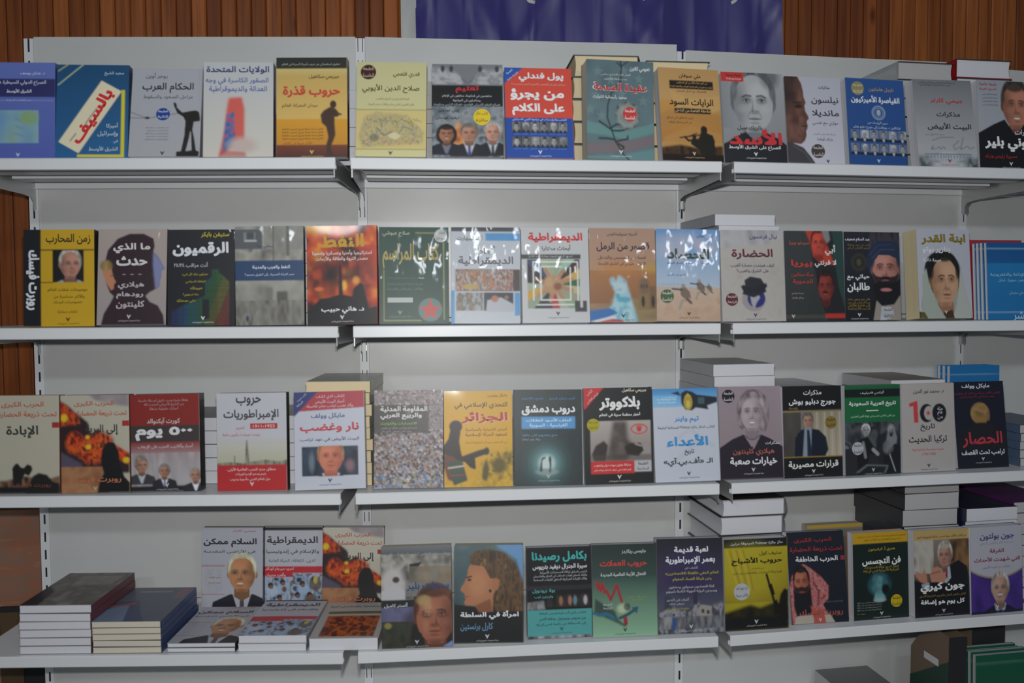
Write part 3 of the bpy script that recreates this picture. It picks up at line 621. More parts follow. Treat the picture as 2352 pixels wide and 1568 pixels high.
a.p([(0,0),(.24,0),(.30,.08),(.325,.17),(.33,.24),(.36,.30),(.335,.34),(.345,.40),(.39,.455),(.40,.485),(.37,.505),(.36,.53),(.375,.565),(.365,.60),(.34,.63),(.345,.68),(.31,.74),(.24,.78),(.12,.77),(0,.80)],SK,1)
a.n(0,0,1,1,['43302c','6c4a40','805c50'],6,9,4,.7,2,a.m_p([(0,0),(.22,0),(.28,.1),(.31,.3),(.33,.46),(.31,.62),(.24,.75),(0,.77)],3)); a.e(.04,.1,.16,.28,'2c2422',.8,.8); a.e(.23,.345,.07,.025,'30201e',.7); a.l([(.14,.305),(.28,.30)],.012,'2c201e'); a.l([(.26,.575),(.36,.57)],.01,'3a2422'); a.e(.27,.50,.05,.04,'744e44',.8); a.l([(.22,.45),(.2,.56),(.26,.64)],.007,'3c2824',.7)
a.p([(0,.76),(.10,.77),(.28,.82),(.40,.92),(.48,1),(0,1)],'3e3c42',1); a.l([(.1,.8),(.3,.88),(.42,1)],.01,'5a585e',.7)
cover('L1', art=a, texts=[('مذكرات',.60,.80,.12,'44464e',1),('نيلسون',.46,.94,.27,'3a3c44',1,.095),('مانديلا',.46,.94,.42,'3a3c44',1,.09),('حواري مع نفسي',.46,.92,.535,'4c4e58',.5),('سلسلة بقلم الرئيس الأميركي',.46,.86,.66,'5c5e68',.3),('باراك أوباما',.53,.80,.715,'44464e',.6)],
      badges=[(.53,.855,.12,'443c3c',*K5,'c8c4c0')], logo=(.70,.97,'303444',0), spine='9a9ca8', back='9a9ca8', t=.028, fin='w')
a = Art('28508c'); a.g(0,1,'2a5290','244a86')
for y0 in (.60,.755):
    for k in range(6):
        x = .045+.162*k; a.n(x,y0,x+.145,y0+.13,['8c98ac','5c6c88','b0b8c4'],2,2,k+int(y0*50),1)
        a.face(x+.072,y0+.05,.036,.036,'9ca0a8',['2c3038','c8ccd0','24282e'][k%3],suit='1c2028',shirt='c0c4cc',bald=.3,eye='202428',lip='6c6c74')
a.r(0,.885,1,1,'244a86'); a.r(0,.73,1,.755,'264c88')
for q, c in ((.115,'9aa8b8'),(.098,'28508c'),(.085,'7c90ac'),(.07,'2c5490')): a.e(.54,.395,q,q*.72,c,.06)
a.e(.54,.395,.035,.035,'9cacbc',.3); star(a,.54,.375,.03,'b4c0cc')
cover('M1', art=a, texts=[('نايجل هاملتون',.39,.82,.125,'a89470',.8),('القياصرة الأميركيون',.08,.91,.245,'d4d8e0',2,.10),('سير الرؤساء من',.34,.68,.515,'b0bccc',.5),('فرانكلين د. روزفلت إلى جورج دبليو بوش',.09,.90,.57,'b8c4d4',.6)],
      badges=[(.20,.12,.11,'8c8460','الطبعة','الثالثة','d0c8a0')], logo=(.5,.955,'b8c4d4',0), spine='1c3c70', back='20406c', t=.03, fin='m', paper_='w')
a = Art('8e9296'); a.g(0,1,'74787e','b0b2b6'); a.g(.8,1,'a4a6ac','b4b6bc')
a.e(.5,.90,.40,.055,'7c8690',.4); a.r(.14,.86,.86,.93,'9aa2ac',1); a.e(.5,.895,.2,.075,'b0b6bc',.2)
for k in range(9): a.r(.32+.045*k,.86,.332+.045*k,.94,'8890 9a'.replace(' ','')[:6])
for k in range(13): a.r(.15+.055*k,.875,.17+.055*k,.895,'606a76',0,.8)
a.r(.1,.85,.9,.86,'6a747e'); a.n(0,.88,.22,1,['2c3838','5c6868','a0a8ac'],14,12,5,1,2,a.m_e(.05,.96,.17,.08,.8)); a.n(.8,.88,1,1,['2c3838','5c6868','a0a8ac'],14,12,6,1,2,a.m_e(.95,.96,.17,.08,.8))
for q in ([(.25,.70),(.4,.665),(.62,.66)],[(.22,.80),(.26,.76),(.24,.80),(.32,.79),(.36,.77),(.38,.80),(.44,.77),(.46,.8)],[(.70,.70),(.60,.76),(.62,.80),(.72,.77)],[(.78,.66),(.72,.80),(.84,.76),(.88,.79),(.96,.77)]): a.l(q,.006,'5c6066',.85)
cover('N1', art=a, texts=[('السلسلة الكاملة لمذكرات رؤساء البيت الأبيض',.10,.72,.035,'4c5056',.3),('كرس حياته للسلام وحقوق الإنسان',.12,.64,.065,'4c5056',.3),('جيمي كارتر',.27,.83,.25,'b43438',1.2,.075),('مذكرات',.36,.76,.405,'30343c',1.2,.07),('البيت الأبيض',.19,.93,.54,'30343c',1.3,.09),('ترجمة سناء شوقي حرب',.14,.46,.635,'5c6068',.2)],
      logo=(.52,.935,'a83038'), spine='7c8088', back='a0a4a8', t=.032, fin='w', paper_='w')
a = Art('9ca2ac',108,152); a.g(0,1,'9298a2','a4a8b0'); a.face(.64,.28,.215,.27,'a8705a','3c3430',suit='101216',shirt='101216',bald=.15,lip='8c4444',turn=.15,smile=1); a.p([(0,.60),(.25,.50),(.44,.44),(.62,.62),(.82,.44),(1,.46),(1,1),(0,1)],'101218',1)
cover('O1', art=a, texts=[('طبعة خاصة',.04,.33,.045,'a83a3c',.7),('بالسوق العربية',.04,.33,.10,'a83a3c',.7)]+[('الرواية الكاملة لرئيس',.08,.34,.16+.04*k,'5c6068',.2) for k in range(4)]+[('مذكرات',.60,.92,.585,'c8ccd4',1),('طوني بلير',.09,.97,.72,'dcdfe4',2.4,.17),('مسيرة رئيس وزراء',.09,.62,.86,'a82c30',.8)], logo=(.52,.945,'c4c8d0'), spine='1a1c22', t=.03, fin='g')
# --- second shelf
a = Art('b8941c'); a.r(0,0,.245,1,'15151a'); a.r(.245,.205,1,.215,'1a1810'); a.r(.245,.54,.42,.55,'1a1810'); a.r(.41,.215,.85,.545,'12100f'); a.r(.245,.22,.41,.54,'b8941c')
a.clip = a.m_p([(.41,.215),(.85,.215),(.85,.545),(.41,.545)]); a.face(.66,.36,.14,.145,'a87868','a8a49c',suit='8c94a4',shirt='1c1c22',bald=.95,turn=.45); a.clip = None
cover('A2', art=a, texts=[('روبرت فيسك',-.30,.56,.52,'c8ccd4',3,.14,-90),('زمن المحارب',.32,.95,.10,'2a2410',1,.11)]+[(s,x0,x1,y,'4c3c10',.5) for s,x0,x1,y in (('موضوعات شغلت العالم',.34,.90,.625),('والأكثر حساسية من',.42,.86,.69),('خصوصيات فيسك',.42,.83,.75),('كتابات مختارة',.48,.76,.85))], logo=(.63,.93,'3c3010'), spine='15151a', back='15151a', t=.03, fin='m')
a = Art('9c928e'); a.g(0,1,'a0948e','92898a'); K = '2a1820'
a.p([(.10,.35),(.14,.22),(.28,.10),(.45,.05),(.66,.05),(.80,.10),(.82,.18),(.80,.24),(.88,.30),(.94,.38),(.97,.415),(.92,.44),(.92,.50),(.90,.54),(.90,.60),(.84,.63),(.76,.66),(.70,.70),(.76,.76),(.88,.80),(.96,.90),(.98,1),(.06,1),(.10,.88),(.20,.76),(.24,.70),(.18,.66),(.12,.55)],K,1)
a.p([(.80,.24),(.88,.30),(.94,.38),(.97,.415),(.92,.44),(.92,.50),(.90,.54),(.90,.60),(.84,.63),(.82,.5),(.80,.38)],'7c84ac',3,.85)
a.p([(.08,.36),(.14,.33),(.19,.36),(.21,.45),(.24,.52),(.27,.55),(.24,.58),(.24,.62),(.20,.64),(.12,.55),(.07,.46)],'b07858',1); a.n(.04,.32,.2,.46,['a08850','5c4830'],8,8,2,1,2,a.m_e(.12,.38,.09,.055,.5)); a.l([(.19,.49),(.23,.485)],.006,'40302c')
cover('B2', art=a, texts=[('ما الذي',.22,.76,.20,'c8c4c4',2,.105),('حدث',.27,.72,.335,'c8c4c4',2,.10),('هيلاري',.30,.68,.59,'b0a8ac',1.5,.08),('رودهام',.28,.67,.69,'b0a8ac',1.5,.075),('كلينتون',.28,.69,.79,'b0a8ac',1.5,.085),('ـ  ـ  ـ',.36,.64,.475,'8c8088',1)], logo=(.47,.915,'c0b8bc'), spine='2c2026', back='5a5054', t=.034, fin='w')
a = Art('14161c')
for j in range(44):
    y = .42+j*.0135
    for k in range(46):
        x = .06+.020*k
        hgt = .42+.0 if abs(x-.70)<.07 else None
        top_ = .41 if abs(x-.70) < .05 else .46+.5*max(0,(abs(x-.74)-.05))*1.3 if x > .7 else .46+.55*(.70-x)*1.15
        if x > .90: continue
        if y > min(.78 if x < .5 else 9, top_) or (x < .55 and y > .80-.12*(x)):
            if y < top_ and x >= .55: continue
            if x < .55 and y < .86-.32*x: continue
            if .50 < x < .62 and .72 < y < .93: continue
            hue = (y-.4)*.7+(x-.2)*.5
            c = ['1c6c80','1c7c5c','3c7c34','7c7c28','8c4428','8c2830'][min(5,max(0,int((x-.42)*7+(y-.45)*4)))] if x > .5 else ['2c3c8c','1c5c8c','1c6c6c','2c6c4c'][min(3,int(x*7))]
            a.r(x,y,x+.014,y+.008,c,0,.7)
cover('C2', art=a, texts=[('ستيفن بايكر',.50,.92,.055,'b0a420',1.2),('الرقميّون',.08,.91,.205,'ccd0d8',2.6,.15),('أنت مُراقب ٢٤/٢٤',.10,.60,.37,'a4a8b4',1)]+[(s,x0,x1,y,'a49c24',.7) for s,x0,x1,y in (('معرفون عنك كل شيء',.22,.60,.47),('اتجاهك السياسي',.27,.57,.545),('حبيبتك',.34,.52,.61),('ماذا تستهوي؟',.23,.46,.68),('حتى صحتك',.14,.42,.74))], logo=(.53,.925,'c8ccd4'), spine='101216', back='101216', t=.024, fin='w')
a = Art('6c6e6c'); a.n(0,0,1,1,['4c4e4c','7c7c74','989890','5c5c58'],4,5,8,1,3); a.g(0,.24,'84847c','7c7c78',.42,1,.7); a.r(0,.03,.40,.23,'505458',1); a.r(.13,.06,.30,.15,'787c80',1); a.r(.14,.14,.32,.155,'b0b4b4',1); a.r(.17,.06,.28,.13,'40464c',1); a.r(.55,.0,.57,.36,'5c5c58',1); a.r(.75,0,.79,.3,'5e5e5a',1)
a.g(.56,1,'94948c','5c5c58',0,1,.5); a.r(.30,.85,.34,1,'8c8c84',1); a.r(.60,.66,.76,.99,'504e48',3); a.r(.44,.62,.54,.8,'6c6a64',3); a.n(0,.75,1,1,['3c3c3a','7c7a72','54524c'],12,6,3,.6,2); a.r(.0,.345,1,.55,'1f3c62'); a.e(.17,.93,.02,.03,'28304c',.6)
cover('D2', art=a, texts=[('النفط والعرب والمدينة',.25,.80,.415,'c4ccd8',1.4),('مصر العباءة العصرية... إلى الطريق مسدود؟',.14,.86,.49,'b0bccc',.7),('سامي حنا',.33,.55,.205,'20306c',.5)], spine='3c3a34', back='3c3a34', t=.022, fin='w')
a = Art('8c3420'); a.n(0,0,1,1,['1c0f0e','5c1c12','a8361c','c4581c','d0a030'],4,5,12,1,3); a.g(0,.12,'c46c1c','b8481c',0,.7,.6); a.r(0,.0,.35,.06,'cc9c28',8,.8); a.g(.2,.6,'a83020','c4502c',.75,1,.6)
a.n(0,.28,1,.78,['120e10','241616','5c2018','b8481c'],5,5,21,.85,3,a.m_e(.42,.5,.5,.2,.8)); a.n(.2,.55,.85,.78,['d08c2c','b8481c','40201a'],5,4,9,.9,2,a.m_e(.5,.66,.3,.1,.8)); a.e(.53,.61,.04,.05,'dca040',.8); a.e(.70,.56,.05,.04,'d08838',.8); a.e(.17,.64,.06,.02,'c8642c',.8)
a.p([(0,1),(0,.86),(.10,.80),(.18,.74),(.30,.73),(.45,.70),(.46,.40),(.49,.40),(.51,.70),(.64,.72),(.66,.64),(.76,.58),(.80,.60),(.84,.72),(.88,.84),(1,.82),(1,1)],'100e12',1); a.r(.0,.86,1,1,'100f13',4)
cover('E2', art=a, texts=[('النفط',.19,.82,.152,'b88c28',4,.14),('استراتيجيا وأمنيا وعسكريا وتنمويا',.08,.93,.275,'c8c0c0',1.2),('مصدر الثروة والطاقة والأزمات',.13,.87,.335,'c8c0c0',1.2),('د. هاني حبيب',.20,.81,.855,'d0d4d8',1.6,.075)], logo=(.50,.93,'c4c8cc'), spine='a04020', back='60201a', t=.026, fin='g')
a = Art('214038'); a.g(0,1,'234238','1c3c34'); G = '8c8a5c'
for q in ((.52,.055,.80,.065),(.92,.15,.935,.96),(.06,.44,.075,.97),(.07,.96,.60,.97)): a.r(*q,G)
a.e(.73,.855,.17,.12,'527470',.04); star(a,.73,.86,.17,'b04440')
cover('F2', art=a, texts=[('صلاح عبوشي',.05,.44,.07,'a0a890',.8),('كتاب المراسم',.05,.86,.30,'9c8c50',1.2,.26)]+[(s,.12,x1,y,'5c7860',.4) for s,x1,y in (('الصحافة - السياسة - المراسم الرئاسية - الدينية',.64,.53),('العربية، الدولية الدبلوماسية والرتبة',.62,.59),('والألقاب، والمجالس والأوسمة',.62,.64))], badges=[(.885,.09,.095,'a8acac','كتاب','طبعة ثالثة','3c4c48')],
      extra=[('r',.12,.73,.48,.78,'a4acaa'),], spine='183028', back='183028', t=.024, fin='w', logo=(.30,.885,'7c9080'))
a = Art('aab0b8'); a.r(0,0,1,.045,'34383c'); a.r(.50,.06,1,.14,'4484b8'); a.r(0,.66,.05,1,'4a88b8'); a.r(.92,.68,1,.92,'4a88b8'); a.r(.06,.44,1,.665,'3c3430')
a.n(.07,.445,.90,.66,['8c5c3c','b07850','4c4440','a8a098','8c4c3c','54607c'],30,14,3,1,2); a.e(.28,.62,.12,.03,'a08c50',.5); a.n(.07,.68,.46,.87,['6c7478','989c9c','54584c','8c7468'],24,12,4,1,2); a.r(.47,.68,.90,.87,'1c2430'); a.p([(.5,.88),(.52,.76),(.72,.73),(.9,.80),(.9,.88)],'a0a4ac',1); a.e(.63,.745,.05,.035,'9c6454',.3); a.e(.8,.73,.03,.02,'8c5c4c',.4)
cover('G2', art=a, texts=[('آرند ليبهارت',.08,.46,.115,'4c4e54',.6),('أنماط',.36,.64,.235,'54565c',1.4,.085),('الديمقراطية',.10,.90,.355,'54565c',1.6,.105)], spine='6c7078', back='8c9098', t=.022, fin='w')
a = Art('b2b4b6'); a.r(.0,.28,.88,.33,'3e3e3e'); a.r(.08,.335,.86,.85,'8c9474')
cols = ['2c5c38','7c9878','322438','b89028','241c30','8c9c80','3c2020','a8a484','98a08c','1c2c2c','94a08c','2c4460','88947c','b89858','8c8c78','a42c2c','84907c','1c1c18','90a088','8cb0a0']
for k in range(20):
    t0, t1 = math.radians(k*18-14), math.radians(k*18+5); c0 = (.47,.60)
    q = [c0]+[(c0[0]+1.0*math.cos(t), c0[1]+.7*math.sin(t)) for t in (t0, t1)]
    a.clip = a.m_p([(.08,.335),(.86,.335),(.86,.85),(.08,.85)]); a.p(q, cols[(k*7)%20], 1); a.clip = None
for t in (200,245,300,340,20,60,100,140): a.l([(.47+.28*math.cos(math.radians(t)),.60+.17*math.sin(math.radians(t))),(.47,.60)],.03,'a0785c' if t%40 else '7c4c34')
a.e(.46,.60,.15,.10,'a48060',.3); a.e(.40,.57,.06,.05,'b08c68',.6); a.e(.53,.62,.06,.04,'7c5038',.6)
for q in (((.17,.36),(.83,.36),(.83,.78)),((.17,.36),(.17,.76)),((.28,.41),(.58,.41)),((.28,.41),(.28,.76),(.72,.76),(.72,.42)),((.22,.81),(.76,.81))): a.l(q,.010,'ccd0cc')
a.r(.78,.77,.96,.885,'3e3e3e'); a.r(.86,.77,.90,.84,'b2b4b6'); a.n(.08,.70,.86,.85,['8c9474','8c9474'],2,2,1,0)
cover('H2', art=a, texts=[('الديمقراطية',.10,.91,.105,'b83434',2.4,.11),('أبحاث مختارة',.29,.73,.215,'505256',1.2),('تحرير: لاري دايموند ومارك ف. بلاتنر',.10,.76,.305,'a0a0a0',.6)], logo=(.53,.905,'404448'), spine='8c9094', t=.024, fin='w')
a = Art('9c7c68'); a.g(0,.45,'9c8070','a07c60'); a.g(.45,.8,'98683c','80583c'); a.e(.45,.42,.3,.08,'ac7434',.9,.6); a.e(.95,.43,.14,.05,'a8882c',.8,.6); a.g(.75,1,'84704c','8c7c58',.3,1,.8); a.n(0,.8,1,1,['5c4c30','8c7a50'],3,16,4,.5)
a.e(.82,.62,.08,.09,'6c5844',.5); a.r(.73,.70,.90,.87,'7c6444',2); a.r(.90,.62,1,.86,'6a543c',2)
for x in (.78,.82,.86): a.r(x-.01,.60,x+.01,.64,'3c3024',1)
for x in (.80,.95): a.e(x,.78,.025,.06,'2c241c',.3)
a.n(0,0,1,1,['58a0b4','a8c0c8','8cb8c4','4c98b0'],8,10,6,.95,2,a.m_p([(.30,.54),(.36,.52),(.40,.58),(.43,.50),(.54,.55),(.60,.70),(.66,.85),(.72,1),(.30,1),(.20,.96),(.34,.80),(.38,.68),(.32,.60)],4)); a.p([(0,.88),(.3,.85),(.42,.90),(.2,.97),(0,1)],'2c64a0',2); a.p([(.05,1),(.3,.96),(.5,.98),(.5,1)],'b04448',2); a.p([(0,.99),(.35,.93),(.4,.95),(.1,1)],'c0c4c8',1)
cover('I2', art=a, texts=[('أندريه جيروليماتوس',.27,.73,.06,'44343c',.8),('قصور من الرمل',.11,.91,.20,'3c2434',1.6,.10),('قصة من التجسس والتدخل',.13,.85,.315,'503c40',.8),('الأنكلو - أميركي في الشرق الأوسط',.13,.85,.38,'503c40',.8)], logo=(.50,.935,'3c302c'), spine='6c5444', t=.026, fin='w')
a = Art('7c98b8'); a.g(0,.66,'5c88b8','a0b0c0'); a.n(0,.05,1,.4,['6c94bc','b0a8b0','94a8c0'],3,3,6,.8,2,a.m_e(.5,.2,.5,.14,.9)); a.g(.63,1,'b4a08c','a08068'); a.n(0,.64,1,1,['a89080','b8a08c','98785c'],5,7,3,.5,3); a.p([(0,.62),(.5,.635),(.8,.66),(1,.665),(1,.69),(0,.67)],'ac9c90',2)
for k in range(18): a.l([(.03+.02*k,.61),(.03+.02*k,.585+.01*(k%3))],.003,'5c6470',.7)
for cx, cy, s_ in ((.42,.64,1.0),(.67,.58,.8),(.82,.61,.5)):
    a.e(cx,cy-.025*s_,.034*s_,.022*s_,'8c8478',.3); a.p([(cx-.05*s_,cy),(cx+.03*s_,cy-.01*s_),(cx+.10*s_,cy+.04*s_),(cx+.12*s_,cy+.11*s_),(cx+.04*s_,cy+.13*s_),(cx-.04*s_,cy+.08*s_)],'6c5c50',1); a.l([(cx-.17*s_,cy+.01),(cx-.02*s_,cy+.02)],.012*s_,'2c2c30'); a.l([(cx+.08*s_,cy+.12*s_),(cx-.02*s_,cy+.14*s_),(cx-.06*s_,cy+.22*s_)],.022*s_,'94887c'); a.l([(cx+.06*s_,cy+.12*s_),(cx+.12*s_,cy+.16*s_)],.02*s_,'54483c')
cover('J2', art=a, texts=[('جون كوولي',.64,.90,.075,'40587c',.8),('الحصاد',.17,.84,.27,'34443c',2.6,.115),('حرب أميركا الطويلة في الشرق الأوسط',.17,.83,.37,'34485c',.8),('تقديم بيار سالينجر',.17,.46,.50,'40506c',.6)], badges=[(.165,.73,.105,'445438',*K5,'c0c8b8')], logo=(.51,.92,'34302c'), spine='5c6c80', t=.026, fin='w')
a = Art('a4a09c'); a.n(0,0,1,.2,['8c8c90','a8a8ac','98989c'],5,3,3,1,2); a.p([(0,.22),(.3,.16),(.7,.17),(1,.06),(1,.3),(0,.3)],'a8a49e',3)
for q in ((.52,.78,.42),(.52,.78,.33)):
    a.e(q[0],q[1],q[2],q[2]*.72,'8c8884',.02,.5); a.e(q[0],q[1],q[2]-.008,(q[2]-.008)*.72,'a6a29e',.02,1)
a.n(0,.3,1,1,['a4a09c','aaa6a2','9c9894'],9,9,7,.5,3); a.e(.50,.76,.185,.13,'908c8c',.05); a.e(.54,.75,.14,.10,'262a6c',.1); a.p([(.44,.70),(.55,.68),(.60,.74),(.54,.80),(.50,.87),(.46,.80)],'9c9ca8',1); a.p([(.32,.70),(.5,.74),(.70,.68),(.68,.60),(.62,.53),(.45,.51),(.36,.55),(.37,.62)],'22242c',1); a.p([(.30,.62),(.36,.70),(.60,.69),(.72,.62),(.70,.58),(.5,.64),(.34,.60)],'1c1e26',1)
cover('K2', art=a, texts=[('نيال فرغسون',.46,.90,.075,'4c4470',.8),('الحضارة',.17,.82,.265,'5c2434',1.8,.115),('كيف هيمنت حضارة الغرب',.15,.84,.39,'4c3c4c',.8),('على الشرق والغرب؟',.24,.75,.45,'4c3c4c',.8)], badges=[(.155,.76,.095,'54202c','الطبعة','الرابعة','c8bcb8')], logo=(.52,.935,'3c3c54'), spine='7c7c80', t=.028, fin='g')
a = Art('2e3234'); a.g(0,1,'34383a','2c3030'); a.r(.64,0,1,1,'24403c',5)
a.p([(.38,0),(.80,0),(.84,.12),(.80,.25),(.86,.40),(.90,.62),(1,.86),(1,1),(.70,1),(.60,.80),(.56,.60),(.48,.38),(.44,.18)],'1c1e22',2); a.p([(.36,0),(.62,0),(.70,.12),(.78,.25),(.84,.38),(.60,.36),(.48,.28),(.44,.14)],'a83c2c',2)
a.clip = a.m_p([(.36,0),(.62,0),(.70,.12),(.78,.25),(.80,.33),(.60,.36),(.48,.28),(.44,.14)],1); a.face(.58,.14,.12,.14,'b44434','5c1c18',body=False,bald=.6,shade='7c2820',eye='301010'); a.clip = None; a.p([(.64,0),(.76,0),(.78,.10),(.72,.14),(.66,.06)],'7c7c7c',2)
a.face(.68,.62,.13,.16,'7c3028','241418',body=False,bald=.4,turn=-.2,mous='1c1012',shade='4c1c1c',eye='180c0c'); a.r(.66,.92,1,.97,'a83028',1); a.r(0,.93,.66,.97,'4c4844',1,.6)
cover('L2', art=a, texts=[('سيرغو بيريا',.08,.42,.135,'b05444',.6),('أبي',.68,.86,.215,'ccc8c8',1.6,.12),('لا فرنتي',.50,.87,.365,'ccc8c8',1.6,.085),('بيريا',.10,.46,.365,'b83a30',1.6,.085),('مرآة ستالين',.10,.47,.485,'a83830',1.2,.055),('الدموية',.12,.46,.565,'a83830',1.2,.06),('ترجمة وتقديم',.10,.30,.695,'989088',.5),('بسام مقداد',.10,.30,.745,'989088',.5)], logo=(.12,.95,'b0acac',0), spine='20262a', back='20262a', t=.024, fin='w')
a = Art('181b24',108,152); a.g(0,1,'1c202c','14161c'); a.n(.45,0,1,.3,['1c1c24','3c3840','24242c'],14,4,3,.9,2)
a.p([(.50,1),(.56,.78),(.75,.74),(1,.72),(1,1)],'8c847c',1); a.p([(.62,1),(.66,.82),(.78,.9),(.74,1)],'a8acb8',1)
a.e(.80,.34,.40,.22,'202c48',.05); a.face(.74,.42,.24,.25,'a8766a','1c2840',body=False,bald=.3,turn=-.1,beard='141218',lip='a86464',brow='1c1414',mous='18141a',shade='7c4c44')
a.p([(.42,.34),(.46,.18),(.62,.10),(.85,.10),(1,.14),(1,.42),(.94,.30),(.80,.26),(.62,.26),(.50,.36)],'1f2a44',1); a.l([(.5,.3),(.65,.2),(.9,.2)],.012,'34425c',.8); a.l([(.46,.26),(.6,.15),(.85,.14)],.01,'2c3a58',.8)
a.p([(.50,.60),(.62,.56),(.78,.60),(.97,.55),(.99,.72),(.88,.82),(.66,.84),(.54,.76)],'121116',2); a.e(.74,.655,.10,.02,'a86c6c',.4); a.e(.26,.345,.14,.10,'3c3828',.3,.6); a.e(.26,.345,.10,.07,'1c1e22',.4,.8); a.e(.26,.345,.04,.04,'4c4428',.5)
cover('M2', art=a, texts=[('عبد السلام ضعيف',.02,.46,.09,'c8c8cc',1.2),('كتاب عن سجن ومعاناة',.06,.46,.15,'806c34',.4),('السفير الأفغاني السابق',.06,.46,.185,'806c34',.4),('حياتي مع',.04,.44,.515,'d0d4d4',1.5,.07),('طالبان',.04,.44,.63,'d0d4d4',1.8,.11)]+[(s,.04,.44,y,'8c7430',.4) for s,y in (('قاتل معه ورفض خانته',.765),('من قتال الروس إلى سجن',.80),('إلى شارع طالبان',.835),('لقد عدت لأخبركم القصة',.87))], badges=[(.76,.915,.105,'a4a8ac','الطبعة','الثالثة','2c3038')], logo=(.25,.94,'c0c4c8'), spine='14161c', back='14161c', t=.026, fin='w')
a = Art('a8acb8',108,152); a.p([(.06,1),(.04,.86),(.10,.60),(.12,.42),(.20,.30),(.45,.24),(.68,.28),(.80,.40),(.86,.60),(.94,.82),(1,1)],'8c9690',1); a.e(.46,.46,.33,.22,'141416',.06); a.p([(.13,.46),(.79,.46),(.72,.70),(.18,.72)],'141416',1)
a.face(.50,.585,.25,.285,'b08c70','141416',body=False,bald=.55,turn=.25,lip='8c4844',brow='1c1618',shade='8c644c'); a.p([(.08,.52),(.16,.44),(.20,.60),(.34,.84),(.50,1),(.06,1)],'98a098',1); a.p([(.80,.44),(.86,.60),(.97,.90),(.98,1),(.62,1),(.70,.86),(.76,.66)],'a4aaa4',1); a.p([(.50,1),(.44,.94),(.62,.90),(.66,1)],'3c2c20',1); a.n(0,.9,.2,1,['2c2c18','6c6430'],12,8,4,1,2,a.m_p([(0,.92),(.10,.93),(.16,1),(0,1)]))
cover('N2', art=a, texts=[('ابنة القدر',.08,.92,.115,'7c6c1c',4,.125),('بنازير بوتو',.10,.62,.235,'ccd0d4',2,.075),('سيرة ذاتية',.10,.44,.35,'ccd0d4',1,.045)], logo=(.50,.93,'b4b4ac',0), spine='7c8088', back='8c9098', t=.055, paper_='c', fin='m')
# --- third shelf
a = Art('a8a494'); a.n(0,.80,1,1,['2c2420','7c5c44','1c1c1e'],14,6,4,1,2,a.m_p([(0,.86),(.2,.87),(.5,.82),(.8,.86),(1,.82),(1,1),(0,1)],3)); a.r(0,.93,1,1,'14171c',3); K = '1c1a1a'
a.p([(.33,.92),(.32,.74),(.36,.70),(.40,.69),(.44,.73),(.48,.74),(.54,.70),(.60,.72),(.61,.76),(.56,.82),(.50,.80),(.46,.86),(.46,.92)],K,1); a.p([(.56,.90),(.62,.82),(.70,.79),(.82,.81),(.9,.88),(1,.9),(1,1),(.5,1)],K,2)
cover('A3', art=a, texts=[('الحرب الكبرى',.17,.78,.095,'a85040',1,.065),('تحت ذريعة الحضارة',.12,.97,.195,'a85040',1.1,.07),('الإبادة',.24,.70,.37,'343434',1.4,.13),('روبرت فيسك',.34,.88,.915,'6c3c34',1.2,.05)], extra=[('r',.90,.275,1,.33,'942c2c')], spine='6c3c30', back='6c3c30', t=.028, fin='m')
def explosion(a):
    a.n(.4,0,1,.12,['7c7478','8c8488','a8a498'],6,3,4,1,2,a.m_p([(.42,0),(1,0),(1,.12),(.75,.10),(.5,.05)],4))
    a.p([(0,.06),(.10,.10),(.20,.17),(.30,.22),(.40,.28),(.44,.40),(.55,.34),(.62,.40),(.74,.46),(.80,.56),(1,.62),(1,.80),(0,.80)],'2a1c20',3)
    F_ = ['1c0f14','7c2414','b8401c','c4581c','2c1418','a8341a']
    a.n(0,0,1,1,F_,12,14,5,.95,3,a.m_p([(0,.06),(.12,.12),(.26,.22),(.28,.30),(.10,.30),(0,.32)],4)); a.n(0,0,1,1,F_,12,12,7,1,3,a.m_e(.20,.49,.13,.11,.5)); a.n(0,0,1,1,F_,12,12,3,1,3,a.m_e(.46,.56,.21,.14,.5)); a.n(0,0,1,1,F_,12,12,8,1,3,a.m_e(.62,.48,.14,.10,.6)); a.n(0,0,1,1,F_,12,12,2,1,3,a.m_p([(.78,.50),(1,.60),(1,.72),(.84,.66)],3))
    for q in ((.05,.23,.05,.04),(.40,.53,.04,.025),(.39,.43,.03,.02),(.95,.67,.05,.03)): a.e(*q,'ccac20',.7)
    a.p([(0,.58),(.10,.62),(.30,.70),(.32,.76),(0,.78)],'4c4858',4); a.g(.74,1,'8c5c40','94684c',0,.7); a.n(0,.73,.66,1,['7c4c34','9c7450','8c5c40'],5,7,4,.8,2)
    a.p([(.58,.66),(.60,.56),(.68,.48),(.78,.49),(.84,.58),(.86,.72),(.92,.84),(1,.90),(1,1),(.52,1),(.56,.88),(.62,.80)],'131316',1)
EXT = [('الحرب الكبرى',.20,.78,.09,'a85040',1,.06),('تحت ذريعة الحضارة',.24,.97,.19,'a85040',1.1,.065),('إلى البرية',.36,.84,.355,'343434',1.4,.11),('روبرت فيسك',.12,.88,.865,'a8684c',1.2,.07)]
a = Art('a8a494'); explosion(a); cover('B3', art=a, texts=EXT, logo=(.5,.955,'a89c90',0), extra=[('r',.90,.265,1,.32,'942c2c')], spine='5c2c24', back='5c2c24', t=.028, fin='m')
a = Art('a09c9c'); a.r(0,0,1,.32,'7c2420'); a.r(0,.32,1,.49,'3a3232'); a.g(.49,.75,'7c3030','a8a0a4'); a.n(0,.6,1,1,['a8a4a8','8c888c','b0acb0'],8,3,3,.7,2); a.r(0,.94,1,1,'201e22',2); a.e(.14,.70,.09,.08,'74685c',.4)
